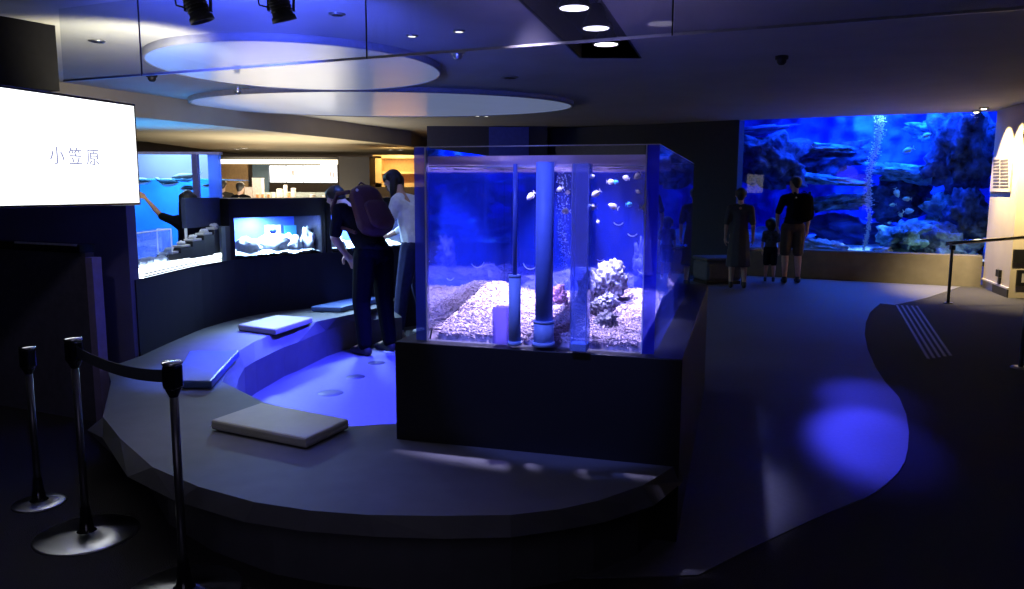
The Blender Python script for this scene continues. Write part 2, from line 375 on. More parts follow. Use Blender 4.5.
light('column_spot', 'SPOT', (pm.x, pm.y, 2.76), 560, WARM, (pm.x - nf1.x * .3, pm.y - nf1.y * .3, 1.2), .03, 80, .6)
light('column_wash', 'SPOT', (7.1, 10.5, 2.75), 650, WARM, (7.45, 11.9, .7), .05, 56, .9)
# handrail
hp = atz(948, 300, 0); he = aty(1026, 233, 10.9)
t = thing('handrail', 'dark steel handrail on a post in front of the lit column', 'handrail', (0, 0, 0))
bm = bmesh.new(); add_tube(bm, (hp.x, hp.y, 0), (hp.x, hp.y, .80), .02); obj('post', bm, darksteel, t)
bm = bmesh.new(); add_tube(bm, (hp.x, hp.y, .0), (hp.x, hp.y, .012), .06, n=24); obj('base_plate', bm, darksteel, t)
bm = bmesh.new(); add_tube(bm, (hp.x - .08, hp.y, .83), (he.x, he.y, he.z), .026); add_tube(bm, (he.x, he.y, he.z), (he.x + 1.2, he.y + .25, he.z + .04), .026); obj('rail', bm, chrome, t)
bm = bmesh.new(); add_box(bm, (hp.x - .03, hp.y - .03, .74), (hp.x + .03, hp.y + .03, .81)); obj('bracket', bm, chrome, t, .006)
bm = bmesh.new(); add_tube(bm, (he.x + 1.2, he.y + .25, 0), (he.x + 1.2, he.y + .25, he.z + .03), .02); obj('post', bm, darksteel, t)
gp = atz(1021, 364, 0)
t = thing('guard_post', 'slim dark post on a round foot at the right edge of the floor', 'post', (gp.x, gp.y, 0))
bm = bmesh.new(); add_tube(bm, (0, 0, 0), (0, 0, .8), .018); obj('pole', bm, darksteel, t)
bm = bmesh.new(); add_lathe(bm, [(0, .012), (.07, .012), (.08, 0)], 28); obj('foot', bm, steel, t)
bm = bmesh.new(); add_lathe(bm, [(.018, .79), (.03, .8), (.03, .82), (0, .83)], 20); obj('cap', bm, steel, t)
# five pale floor strips
names = ('leftmost', 'second', 'middle', 'fourth', 'rightmost')
for i in range(5):
    a = atz(896.8 + 5 * i, 302.4 + .15 * i, .0); b = atz(929 + 5.6 * i, 356 - .8 * i, 0)
    d = (b - a).normalized(); nn = Vector((-d.y, d.x, 0)) * .012; bm = bmesh.new()
    add_prism(bm, [(a + nn)[:2], (b + nn)[:2], (b - nn)[:2], (a - nn)[:2]], .0, .005)
    tag(obj('floor_strip', bm, mat('strip_metal', (.13, .12, .11), .5, .2)), f'{names[i]} of the five thin pale metal strips set in the dark floor', 'floor strip', 'guide strips in the floor')

# ================================================================== BENCH RING AND PLINTH
O = Vector((-.458, 3.678, 0)); YAW = radians(-16.15)
fd = Vector((cos(YAW), sin(YAW), 0)); sd = Vector((-sin(YAW), cos(YAW), 0))
def T(u, v, z): p = O + fd * u + sd * v; return Vector((p.x, p.y, z))
BZ = .35
wallpts = [p for p in cws if p[1] < 8.7]
outer = [atz(*p, BZ)[:2] for p in ((104, 420), (121, 441), (154, 470), (200, 489), (256, 504), (312, 512), (370, 516), (440, 516.5), (512, 515), (560, 509), (600, 500), (645, 484))] + [(.74, 3.32)]
outer_low = [(-2.25, 4.0), (-2.1, 3.87), (-1.709, 3.33), (-1.38, 3.06), (-1.03, 2.86), (-.78, 2.78), (-.5, 2.735), (-.25, 2.72), (0, 2.735), (.2, 2.8), (.36, 2.87), (.58, 3.03), (.76, 3.3)]
inner_px = ((400, 424), (345, 428), (300, 415), (262, 403), (223, 384), (229, 367), (239.5, 353), (254, 344), (270, 337), (292, 330), (317, 323), (338, 318.5), (352, 315.5))
inner = [atz(*p, BZ)[:2] for p in inner_px]
inner[0] = (T(-.06, .24, 0)[0], T(-.06, .24, 0)[1])
inner_low_px = ((400, 424), (345, 428), (300, 415), (268, 405), (237, 391), (239, 381), (245, 370), (256, 363), (270, 356), (284, 349), (298, 344), (326, 332), (354, 323))
il = [atz(*p, .25)[:2] for p in inner_low_px]
il[:4] = [(inner[i][0], inner[i][1]) for i in range(4)]
endp = Vector((-1.30, 7.98)); ilend = Vector((-1.12, 7.85))
inner.append(endp[:]); il.append(ilend[:])
bm = bmesh.new()
wp = [w for w in wallpts]
def V2(pts, z): return [bm.verts.new((p[0], p[1], z)) for p in pts]
# upper surface as two strips: near arc between outer and inner, left arc between wall and inner
wall_seq = [(-2.72, 5.12)] + wp                # from near-left to far
tin = V2(inner, BZ); tout = V2(outer, BZ); twl = V2(wall_seq, BZ)
near_in = tin[:5][::-1]                        # from the left corner to the plinth
poly = tout + [bm.verts.new((*T(.62, .3, 0)[:2], BZ))] + tin[:5] + [bm.verts.new((-2.5, 4.75, BZ))]
poly2 = [tin[4]] + [poly[-1]] + twl + tin[5:][::-1]
bm.faces.new(poly); bm.faces.new(poly2)
tlo = V2(outer_low, .275); tlb = V2([(p[0] * .93, p[1] + .12) for p in outer_low], .262); tbt = V2([(p[0] * .93, p[1] + .12) for p in outer_low], 0)
for a, b in ((tout, tlo), (tlo, tlb), (tlb, tbt)):
    for i in range(len(outer) - 1): bm.faces.new((a[i], a[i+1], b[i+1], b[i]))
tl2 = V2(il, .25); tl3 = V2(il, 0)
for a, b in ((tin, tl2), (tl2, tl3)):
    for i in range(len(inner) - 1):
        if a is tin and i < 3: continue
        try: bm.faces.new((a[i], a[i+1], b[i+1], b[i]))
        except ValueError: pass
for i in range(3):
    bm.faces.new((tin[i], tin[i+1], tl2[i+1], tl2[i]))
# far end cap, left end
e1 = bm.verts.new((wp[-1][0], wp[-1][1], 0)); bm.faces.new((twl[-1], tin[-1], tl2[-1], tl3[-1], e1))
l1 = [bm.verts.new((-2.5, 4.75, 0)), tbt[0], tlb[0], tlo[0], tout[0], poly[-1]]; bm.faces.new(l1)
bmesh.ops.triangulate(bm, faces=[f for f in bm.faces if len(f.verts) > 5])
tag(obj('bench_ring', bm, benchm), 'low curved grey bench ring wrapping the sunken floor in front of the glass tank', 'bench')
# plinth
plm = mat('plinth_black', (.004, .004, .006), .5)
box('tank_plinth', (-.085, -.06, 0), (1.255, 2.72, .829), plm, None, .004).matrix_world = Matrix.Translation(O) @ Matrix.Rotation(YAW, 4, 'Z')
tag(bpy.data.objects['tank_plinth'], 'matte black plinth under the glowing glass tank', 'plinth')
# round discs on the sunken floor
for px, py, w, lab in ((331, 394.5, 27, 'nearest dark round disc on the blue-lit sunken floor'), (356, 378, 20, 'second dark round disc on the blue-lit floor, behind the nearest'), (377, 364, 18, 'third round disc on the blue-lit floor, before the man in black'), (391, 352, 14, 'pale round disc on the floor beside the tank plinth corner')):
    p = atz(px, py, .006); r = w / 2 / F * p.y; bm = bmesh.new(); add_lathe(bm, [(0, .005), (r * .9, .005), (r, 0)], 32)
    o = tag(obj('floor_disc', bm, mat('disc_purple', (.03, .028, .04), .5) if px != 391 else mat('disc_pale', (.5, .5, .6), .5)), lab, 'floor marker', 'round markers on the sunken floor'); o.location = (p.x, p.y, .006)
# seat pads
def pad(corn, z, m, lab, h=.055):
    c = sum((Vector(p) for p in corn), Vector((0, 0))) / 4
    t = thing('seat_pad', lab, 'cushion', (c.x, c.y, z), 0, 'seat pads on the bench')
    bm = bmesh.new(); add_prism(bm, [(p[0] - c.x, p[1] - c.y) for p in corn], .004, h); obj('pad', bm, m, t, .012)
    bm = bmesh.new(); add_prism(bm, [((p[0] - c.x) * 1.004, (p[1] - c.y) * 1.004) for p in corn], h * .45, h * .5); obj('seam', bm, m, t)
    return t
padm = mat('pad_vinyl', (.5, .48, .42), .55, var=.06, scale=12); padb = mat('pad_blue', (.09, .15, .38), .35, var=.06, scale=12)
cp = lambda pts: [tuple(atz(*p, .405)[:2]) for p in pts]
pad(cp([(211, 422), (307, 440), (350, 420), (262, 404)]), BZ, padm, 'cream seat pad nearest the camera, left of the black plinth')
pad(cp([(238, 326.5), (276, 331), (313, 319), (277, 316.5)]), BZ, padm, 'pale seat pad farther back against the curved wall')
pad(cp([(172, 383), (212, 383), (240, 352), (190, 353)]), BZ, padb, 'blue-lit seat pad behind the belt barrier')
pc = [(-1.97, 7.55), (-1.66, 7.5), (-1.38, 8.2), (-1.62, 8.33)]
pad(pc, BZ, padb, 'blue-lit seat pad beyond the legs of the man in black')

# ================================================================== MAIN TANK
TW, TD, TZ0, TZ1, TH = 1.128, 2.55, .832, 1.739, .055
tank = thing('glass_aquarium', 'glowing rectangular glass tank standing on the black plinth', 'aquarium', O, YAW)
pane = glassy('acrylic_clear', (.93, .95, 1), ior=1.3)
edge = glassy('acrylic_edge', (.3, .35, 1), (.12, .15, .95), .72, 1.3, translucent=.9)  # blue light carried in the acrylic is put into the edge colour
edged = glassy('acrylic_edge_dark', (.2, .25, 1), (.04, .05, .6), .72, 1.3, translucent=.9)  # darker copy: the dimmer light of the right edge as colour
edgec = glassy('acrylic_bright_edge', (.9, .9, 1), (.75, .75, 1), .35, 1.3, translucent=.7)
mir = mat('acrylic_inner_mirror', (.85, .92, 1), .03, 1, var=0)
def panebox(name, a, b, mats, pick):
    bm = bmesh.new(); add_box(bm, a, b); bmesh.ops.recalc_face_normals(bm, faces=bm.faces); bm.normal_update()
    for f in bm.faces: f.material_index = pick(f.normal)
    return obj(name, bm, mats, tank, fix=False)
gap = .001
panebox('front_pane', (TH + gap, 0, TZ0), (TW - TH - gap, TH * .6, TZ1), [pane, edgec], lambda n: 1 if abs(n.z) > .5 or abs(n.x) > .5 else 0)
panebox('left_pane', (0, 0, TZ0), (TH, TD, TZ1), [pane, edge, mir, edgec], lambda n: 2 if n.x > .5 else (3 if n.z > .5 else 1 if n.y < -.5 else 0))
panebox('right_pane', (TW - TH, 0, TZ0), (TW, TD, TZ1), [glassy('right_haze', (.85, .9, 1), (.08, .13, 1), .26, 1.25, translucent=.8), edged, edgec], lambda n: 1 if n.y < -.5 else 2 if n.z > .5 else 0)  # blue glow of the water put into the pane as cloudy colour
panebox('back_pane', (TH + gap, TD - TH * .6, TZ0), (TW - TH - gap, TD, TZ1), [glassy('back_haze', (.8, .85, 1), (.04, .07, .8), .2, 1.3), edgec], lambda n: 1 if abs(n.z) > .5 else 0)  # water glow put into the back pane's colour as well
panebox('divider_pane', (TH + gap, 1.27, TZ0 + .01), (TW - TH - gap, 1.29, TZ1 - .005), [glassy('divider_blue', (.55, .65, 1), (.035, .10, .95), .36, 1.3), edgec], lambda n: 1 if abs(n.z) > .5 else 0)
# top flange and water surface
bm = bmesh.new(); fz0, fz1 = 1.672, 1.70
for a, b in (((TH + .002, TH * .62), (TW - TH - .002, .16)), ((TH + .002, 1.15), (TW - TH - .002, 1.265)), ((TH + .002, .16), (TH + .02, 1.15)), ((TW - TH - .02, .16), (TW - TH - .002, 1.15)), ((.45, .16), (.56, 1.15)), ((TH + .002, TD - .15), (TW - TH - .002, TD - .04)), ((TH+.002, 1.3), (.15, TD - .15)), ((TW - .15, 1.3), (TW - TH-.002, TD - .15))):
    add_box(bm, (a[0], a[1], fz0), (b[0], b[1], fz1))
add_box(bm, (TH + .002, 1.255, 1.655), (TW - TH - .002, 1.266, 1.745)); add_box(bm, (TH + .002, TH * .62, 1.658), (TW - TH - .002, TH * .62 + .006, 1.676))
obj('top_flange', bm, glassy('flange_acrylic', (.85, .8, 1), (.95, .85, 1), .9, 1.3, translucent=.6), tank)
bm = bmesh.new(); n = 40; G = {}
for i in range(n + 1):
    for j in range(n + 1):
        x = TH + .003 + (TW - 2*TH - .006) * i / n; y = TH * .62 + (1.26 - TH) * j / n
        G[i, j] = bm.verts.new((x, y, 1.652 + .006 * noise.noise(Vector((x * 14, y * 14, 0))) + .003 * noise.noise(Vector((x * 40, y * 40, 2)))))
for i in range(n):
    for j in range(n): bm.faces.new((G[i, j], G[i+1, j], G[i+1, j+1], G[i, j+1])).smooth = True
obj('water_surface', bm, glassy('water_skin', (.85, .9, 1), ior=1.33), tank)
for nm, a, b in (('top_edge', (0, 0, TZ1), (TW, .006, TZ1 + .004)), ('top_edge', (0, .01, TZ1), (.006, TD, TZ1 + .004)), ('top_edge', (TW - .006, .01, TZ1), (TW, TD, TZ1 + .004)), ('top_edge', (.01, TD - .006, TZ1), (TW - .01, TD, TZ1 + .004)),
    ('pane_joint', (TH - .003, -.002, TZ0), (TH + .004, -.0005, TZ1)), ('pane_joint', (TW - TH - .003, -.002, TZ0), (TW - TH + .002, -.0005, TZ1)), ('water_line', (TH + .004, TH * .61, 1.65), (TW - TH - .004, TH * .61 + .004, 1.656))):
    bm = bmesh.new(); add_box(bm, a, b); obj(nm, bm, mat('joint_glint_white', (.8, .8, 1), .4, var=.02), tank)
# pipes
blueg = mat('pipe_blue_tint', (.35, .5, 1), .5, var=.05)  # blue light scattered onto the grey pipes is put into their colour
pdark = mat('pipe_dark', (.08, .12, .5), .35, var=.05)
def L2(px, py, z=None, v=None):            # local tank coordinates of an image point at height z, or in the plane v
    if v is not None: p = atv(px, py, T(0, v, 0), T(1, v, 0))
    else: p = atz(px, py, z)
    q = p - O; return Vector((q.dot(fd), q.dot(sd), p.z))
GB = TZ0 + .012
def standpipe(label, px, py, r, z1, rb, zb, m, mb, dz=0):
    b = L2(px, py, z=GB)
    t = thing('standpipe', label, 'pipe', T(b.x, b.y, GB), YAW, 'pipes in the glass tank')
    bm = bmesh.new(); add_tube(bm, (0, 0, zb - GB), (0, 0, z1 - GB), r, n=28); obj('pipe', bm, m, t)
    bm = bmesh.new(); add_tube(bm, (0, 0, 0), (0, 0, zb - GB), rb, n=28); add_tube(bm, (0, 0, zb - GB), (0, 0, zb - GB + .012), rb * 1.04, n=28); obj('lower_sleeve', bm, mb, t)
    bm = bmesh.new(); add_tube(bm, (0, 0, 0), (0, 0, .02), rb * 1.12, n=28); obj('foot_collar', bm, mb, t)
standpipe('thin dark standpipe with a wider perforated blue lower sleeve', 515, 345, .010, 1.66, .0275, 1.155, pdark, blueg)
standpipe('thick blue-grey standpipe in the middle of the glass tank', 544, 345.5, .040, 1.668, .046, .95, mat('pipe_mid', (.22, .34, 1), .5, var=.05), blueg)
b = L2(580, 349, z=GB)
t = thing('bubbler_tube', 'clear square tube right of the thick standpipe, holding rising bubbles', 'tube', T(b.x, b.y, GB), YAW)
tubem = glassy('tube_clear', (.72, .8, 1), (.4, .5, 1), .2, 1.4, translucent=.7)
bm = bmesh.new()
for a, c in (((-.038, -.038), (-.034, .038)), ((.034, -.038), (.038, .038)), ((-.034, -.038), (.034, -.034)), ((-.034, .034), (.034, .038))): add_box(bm, (*a, 0), (*c, 1.66 - GB))
obj('tube_wall', bm, tubem, t)
bm = bmesh.new()
for x, y in ((-.036, -.036), (.036, -.036), (-.036, .036)): add_tube(bm, (x, y, 0), (x, y, 1.66 - GB), .0028, n=8)
obj('tube_edge', bm, edgec, t)
bm = bmesh.new(); add_box(bm, (-.038, -.038, 0), (.038, .038, .03)); obj('tube_base', bm, blueg, t)
b = L2(502, 343, z=GB)
t = thing('clear_sleeve', 'short violet acrylic box on the gravel left of the pipes', 'acrylic box', T(b.x, b.y, GB), YAW)
bm = bmesh.new()
for a, c in (((-.035, -.03), (-.031, .03)), ((.031, -.03), (.035, .03)), ((-.031, -.03), (.031, -.027)), ((-.031, .027), (.031, .03))): add_box(bm, (*a, 0), (*c, .17))
obj('sleeve_wall', bm, glassy('violet_acrylic', (.7, .65, 1), (.6, .5, .95), .45, 1.4), t)
bm = bmesh.new(); add_box(bm, (-.035, -.03, .0), (.035, .03, .012)); obj('sleeve_base', bm, edgec, t)
bm = bmesh.new(); r2 = random.Random(3)
for k in range(520):
    z = r2.uniform(.9, 1.655); q = L2(565 - (z - .9) * 6, 250, v=.22); s = .008 + .016 * (z - .9)
    p = T(q.x + r2.gauss(0, s), .22 + r2.gauss(0, s), z); add_ball(bm, p, r2.uniform(.001, .0026), 1)
tag(obj('bubble_stream', bm, bubm, fix=False), 'fine bubble stream rising beside the clear square tube in the glass tank', 'bubbles', kind='stuff')
# coral gravel
def gz(u, v):
    k = noise.fractal(Vector((u * 3, v * 3, .5)), 1, 2, 4)
    h = .022 + .055 * min(1, v / 1.0) + .018 * k * min(1, v * 4)
    h += .06 * math.exp(-((u - .10) ** 2) / .012 - ((v - .95) ** 2) / .08) + .04 * math.exp(-((u - .1) ** 2) / .03 - ((v - .7) ** 2) / .1)
    h += .05 * math.exp(-((u - .95) ** 2) / .03 - ((v - 1.0) ** 2) / .1)
    if v > 1.3: h = .08 + .03 * k + .12 * max(0, noise.noise(Vector((u * 4, v * 4, 2))))
    return TZ0 + .012 + max(.01, h)
bm = bmesh.new(); G = {}; nu, nv = 60, 120
for i in range(nu + 1):
    for j in range(nv + 1):
        u = TH + .004 + (TW - 2*TH - .008) * i / nu; v = TH * .7 + (TD - TH * 1.4) * j / nv; p = T(u, v, gz(u, v) + .004 * random.random())
        G[i, j] = bm.verts.new(p if j else Vector((p.x, p.y, TZ0 - .002)))
for i in range(nu):
    for j in range(nv): bm.faces.new((G[i, j], G[i+1, j], G[i+1, j+1], G[i, j+1]))
r3 = random.Random(5)
def bit(p, L, r, rnd, bend=True):
    d = Vector((rnd.gauss(0, 1), rnd.gauss(0, 1), rnd.gauss(0, .45))).normalized(); q = d.to_track_quat('Z', 'Y')
    m0 = p + Vector((rnd.uniform(-r, r), rnd.uniform(-r, r), rnd.uniform(0, r)))
    pts = [p - d * L / 2, m0, p + d * L / 2]; rr = [r * .6, r, r * .7]; n = 5; rings = []
    for c, k in zip(pts, rr): rings.append([bm.verts.new(c + q @ Vector((k * cos(2*pi*i/n), k * sin(2*pi*i/n), 0))) for i in range(n)])
    for a, b2 in zip(rings, rings[1:]):
        for i in range(n): bm.faces.new((a[i], a[(i+1) % n], b2[(i+1) % n], b2[i]))
    bm.faces.new(rings[0][::-1]); bm.faces.new(rings[-1])
for k in range(900):
    u = r3.uniform(TH + .02, TW - TH - .02); v = r3.uniform(TH * .75 + .008, TH * .75 + .02)
    bit(T(u, v, r3.uniform(TZ0 + .006, TZ0 + .035)), r3.uniform(.014, .026), r3.uniform(.0025, .0045), r3)
for k in range(5200):
    u = r3.uniform(TH + .008, TW - TH - .008); v = TH + .012 + (1.22 - TH) * r3.random() ** 1.5
    if k > 4300: v = r3.uniform(1.32, TD - .06)
    bit(T(u, v, gz(u, v) + r3.uniform(0, .012)), r3.uniform(.014, .034), r3.uniform(.0025, .005), r3)
coralm = mat('coral_rubble', (.58, .46, .56), .9, var=.5, scale=30)
tag(obj('coral_gravel', bm, coralm, fix=False), 'bed of pinkish white coral rubble covering the bottom of the glass tank', 'gravel', kind='stuff')
def tp(px, py, v): q = L2(px, py, v=v); return T(q.x, q.y, q.z)
livem = mat('live_rock', (.4, .38, .5), .95, var=.85, scale=30, bump=1)
greym = mat('live_rock_grey', (.2, .19, .24), .95, var=.5, scale=24, bump=.8)
purm = mat('coral_purple', (.42, .2, .38), .9, var=.6, scale=45, bump=.6)
for px, py, v, sz, m, sed, rz, lab in ((611, 280, .85, (.085, .08, .105), livem, 31, .3, 'large pale pitted rock, the tallest in the glass tank'),
    (590, 289, .85, (.055, .06, .1), livem, 32, 1, 'narrow pale rock leaning beside the tallest one in the glass tank'),
    (608, 302, .6, (.055, .05, .045), livem, 33, 0, 'rounded pale stone just above the grey rock in the glass tank'),
    (606, 322, .35, (.06, .05, .055), greym, 34, 2, 'grey pitted rock in front on the gravel right of the clear tube'),
    (597, 308, .55, (.04, .04, .045), greym, 35, .7, 'small dark rock tucked behind the grey pitted rock'),
    (558, 297, .8, (.05, .05, .065), purm, 36, .5, 'plum-coloured coral lump between the thick pipe and the clear tube'),
    (479, 325, .4, (.07, .05, .022), greym, 37, .2, 'low dark stone in the gravel left of the pipes'),
    (640, 300, 1.1, (.07, .06, .06), livem, 38, 1.4, 'pale lump at the back right of the gravel bed')):
    tag(rock('tank_rock', tp(px, py, v), sz, m, sed, rz, 5, .36, freq=2.6), lab, 'rock', 'rocks in the glass tank')
for u, v, s, lab in ((.9, 1.75, .12, 'spiky coral rock seen through the right side of the glass tank'), (.8, 2.2, .09, 'low coral rock near the back right corner of the glass tank'), (.93, 1.48, .07, 'small coral rock behind the blue divider of the glass tank')):
    tag(rock('tank_rock', T(u, v, gz(u, v) + s * .8), (s * .6, s, s * 1.7), livem, int(s * 1000), 0, 4, .7, freq=2.5), lab, 'rock', 'rocks in the glass tank')
fw = mat('fish_white', (.8, .72, .75), .45); fb = mat('fish_blue', (.05, .35, .9), .4); fs = mat('fish_striped', (.65, .6, .68), .45, var=.7, scale=90)
FD = [(436, 196, 20, fs, -.35, 'largest pale striped fish near the left wall of the glass tank', 0), (530, 196, 11, fw, .8, 'white fish angled down between the two standpipes', 1), (541, 200, 7, fb, 0, 'small blue fish passing the thick standpipe', 0),
    (558.5, 189, 7, fw, .5, 'white fish just right of the top of the thick pipe', 1), (567, 192, 6, fw, 0, 'tiny white fish in the bubble stream', 0), (565, 211, 9, fw, 0, 'round white fish in the bubble stream, lower than the tiny one', 1),
    (591, 176, 7, fw, -.2, 'pale fish near the surface above the clear tube', 0), (610, 181, 8, fw, 0, 'round white fish beside a bluish one near the surface', 0), (615, 181, 6, fb, 0, 'bluish fish close behind the round white one', 0),
    (595, 193, 11, fw, .6, 'pinkish white fish angled down right of the clear tube', 1), (591, 206.5, 12, fw, .1, 'slender fish crossing the right edge of the clear tube', 1), (612.5, 205.5, 11, fw, -.4, 'white fish swimming up left of the bright blue one', 1),
    (628.5, 203.5, 8, fb, 0, 'bright blue fish in the open right half of the glass tank', 0), (646, 207, 14, fs, .1, 'oval striped fish near the right edge of the glass tank', 0), (625, 177, 8, fw, -.3, 'small white fish right of the round one near the surface', 1),
    (636.5, 175, 9, fw, .7, 'pale fish nosing the surface at the upper right of the glass tank', 1), (637, 190.5, 6, fw, .4, 'tiny fish below the one nosing the surface', 0), (597.5, 221, 5, fw, 1.3, 'tiny upright fish lowest beside the clear tube', 0),
    (656, 198, 5, fw, 1.0, 'tiny fish against the right pane of the glass tank', 0), (654, 238, 7, fw, 1.2, 'small upright pale fish against the right pane, lower down', 0), (685, 244, 4, fb, 0, 'small blue fish seen through the right side of the glass tank', 1)]
for i, (px, py, w, m, tl, lab, fl_) in enumerate(FD):
    v = .35 + .5 * ((i * 37) % 10) / 10
    if px > 680: v = 1.7
    if px > 650 and px < 660: v = .25
    p = tp(px, py, v); fish(p, YAW + (pi if fl_ else 0) + (.3 if i % 2 else -.3), w / F * p.y, m, lab, 'fish in the glass tank', .5 if w > 9 else .62, tl)
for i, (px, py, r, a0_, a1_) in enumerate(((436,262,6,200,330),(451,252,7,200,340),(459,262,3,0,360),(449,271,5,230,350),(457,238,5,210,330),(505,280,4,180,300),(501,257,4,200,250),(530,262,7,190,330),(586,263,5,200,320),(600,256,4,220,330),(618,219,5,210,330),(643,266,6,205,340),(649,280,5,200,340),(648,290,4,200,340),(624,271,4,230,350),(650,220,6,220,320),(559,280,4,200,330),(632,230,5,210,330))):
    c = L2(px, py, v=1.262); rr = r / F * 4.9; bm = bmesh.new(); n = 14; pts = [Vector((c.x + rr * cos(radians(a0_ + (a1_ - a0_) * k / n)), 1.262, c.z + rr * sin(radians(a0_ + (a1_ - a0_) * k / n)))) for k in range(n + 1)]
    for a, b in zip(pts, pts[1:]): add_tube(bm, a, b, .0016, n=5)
    obj('arc_glint', bm, MATS['joint_glint_white'], tank)  # pale arcs modelled in place of lamp reflections in the acrylic
# lamps in the ceiling slot over the tank
bm = bmesh.new(); H1 = 3.02
for P in ([nl, fl, (fl[0] - .02, fl[1] + .02), (nl[0] - .02, nl[1])], [nr, fr, (fr[0] + .02, fr[1] + .02), (nr[0] + .02, nr[1])], [fl, fr, (fr[0], fr[1] + .02), (fl[0], fl[1] + .02)], [nl, nr, (nr[0], nr[1] - .02), (nl[0], nl[1] - .02)]):
    add_prism(bm, P, 2.795, H1)
add_prism(bm, [nl, nr, fr, fl], H1 - .01, H1 + .02)
struct('ceiling_slot', bm, mat('slot_black', (.02, .02, .03), .4))
VIO = (.72, .62, 1)
lampg = glow('lamp_violet_white', (.85, .8, 1), 4)
LAMPS = ((atz(572, 8, 2.78), 'nearest lit round lamp in the black ceiling slot', T(.56, 1.75, .85), 750, 33, VIO), (atz(594, 28, 2.78), 'middle lit round lamp in the black ceiling slot', T(.56, 2.2, .85), 650, 27, VIO),
    (atz(604, 44, 2.78), 'farthest lit round lamp in the black ceiling slot, below the glass edge', T(.6, 2.4, .85), 60, 14, VIO), (Vector((-.02, 4.1, 2.78)), 'violet-white round lamp in the slot straight above the front of the glass tank', T(.50, .58, .85), 760, 48, VIO),
    (Vector((.2, 4.85, 2.78)), 'violet-white round lamp in the slot straight above the blue divider of the glass tank', T(.50, 1.0, .85), 680, 40, VIO), (Vector((-.16, 3.5, 2.78)), 'blue round lamp in the ceiling slot just before the tank front', T(.56, .95, 1.15), 560, 33, (.4, .4, 1)),
    (Vector((-.55, 2.3, 2.78)), 'blue-white round lamp at the nearest end of the ceiling slot, before the tank front', Vector((.12, 3.5, 1.1)), 190, 30, (.14, .2, 1)))  # last four lamps are added out of view to light the tank
for i, (p, lab, tgt, en, ang, colr) in enumerate(LAMPS):
    t = thing('round_lamp', lab, 'lamp', p, 0, 'lamps in the ceiling slot')
    bm = bmesh.new(); add_lathe(bm, [(.0, .19), (.05, .18), (.07, .1), (.115, .02), (.115, 0), (.105, 0)], 28); obj('lamp_housing', bm, black, t)
    bm = bmesh.new(); add_lathe(bm, [(0, .006), (.1, .006), (.1, .001), (0, .001)], 28); obj('lamp_face', bm, lampg, t)
    bm = bmesh.new(); add_tube(bm, (0, 0, .18), (0, 0, .235), .012, n=8); obj('lamp_stem', bm, darksteel, t)
    light('tank_spot', 'SPOT', p - Vector((0, 0, .03)), en, colr, tgt, .06, ang, .35)

# ================================================================== GLASS SMOKE BARRIER
g0 = atz(62, 85, 2.3); g1 = atz(1024, 5, 2.3); gd = (g1 - g0).normalized(); gn = Vector((-gd.y, gd.x, 0)) * .004
cuts = [g0] + [atv(x, y, g0, g1) for x, y in ((139.5, 60), (365, 40), (671, 20))] + [g1 + gd * 1.2]
bgl = glassy('barrier_glass', (.86, .88, .92), (.5, .5, .6), .04, 1.45)
labs = ('short hanging glass sheet at the left end of the smoke barrier', 'hanging glass sheet in front of the two black spotlights', 'hanging glass sheet crossing the black lamp slot', 'hanging glass sheet at the right end of the smoke barrier')
for i in range(4):
    a = cuts[i] + gd * .006; b = cuts[i+1] - gd * .006
    t = thing('glass_barrier', labs[i], 'glass barrier', (0, 0, 0), 0, 'ceiling smoke barrier')
    bm = bmesh.new(); add_prism(bm, [(a + gn)[:2], (b + gn)[:2], (b - gn)[:2], (a - gn)[:2]], 2.31, 2.8); obj('glass_sheet', bm, bgl, t)
    bm = bmesh.new(); add_prism(bm, [(a + gn * 2)[:2], (b + gn * 2)[:2], (b - gn * 2)[:2], (a - gn * 2)[:2]], 2.298, 2.311); obj('edge_rail', bm, mat('rail_grey', (.3, .3, .32), .3, .5), t)
    if i < 3:
        c = b + gd * .003; bm = bmesh.new(); add_box(bm, (c.x - .004, c.y - .004, 2.3), (c.x + .004, c.y + .004, 2.8)); obj('joint_strip', bm, black, t)

# ================================================================== CEILING DISCS AND FIXTURES
def disc(p_left, p_right, p_far, p_near, z, lab, m):
    l = atz(*p_left, z); r = atz(*p_right, z); f = atz(*p_far, z); n = atz(*p_near, z)
    c = (l + r) / 2; cy = (f + n) / 2; c = Vector(((c.x + cy.x) / 2, cy.y, z)); ax = (r - l).length / 2; ay = (f - n).length / 2
    t = thing('ceiling_disc', lab, 'ceiling panel', (c.x, c.y, 2.8), 0, 'round panels under the ceiling')
    N = 72; bm = bmesh.new(); h = z - 2.8
    ring = lambda k, zz: [bm.verts.new((ax * k * cos(2*pi*i/N), ay * k * sin(2*pi*i/N), zz)) for i in range(N)]
    a = ring(1, 0); b = ring(1, h); c2 = ring(.985, h); d = ring(.985, h + .012)
    for A_, B_ in ((a, b), (b, c2), (c2, d)):
        for i in range(N): bm.faces.new((A_[i], A_[(i+1) % N], B_[(i+1) % N], B_[i])).smooth = True
    obj('rim', bm, mat('disc_rim', (.25, .26, .3), .5), t)
    bm = bmesh.new(); bm.faces.new([bm.verts.new((ax * .985 * cos(2*pi*i/N), ay * .985 * sin(2*pi*i/N), h + .008)) for i in range(N)]); bm.faces.new([bm.verts.new((ax * .985 * cos(2*pi*i/N), ay * .985 * sin(2*pi*i/N), h + .02)) for i in range(N)])
    obj('film', bm, m, t)
filmm = mat('stretched_film', (.5, .58, .76), .24, .4, var=.05, scale=1.2, bump=.02, emis=(.45, .57, 1), es=.22)  # faint blue emission added in place of light reflected by the film
disc((146, 62), (441, 77), (290, 92), (290, 44), 2.735, 'nearer large round glossy panel under the ceiling, cut by the glass edge', filmm)
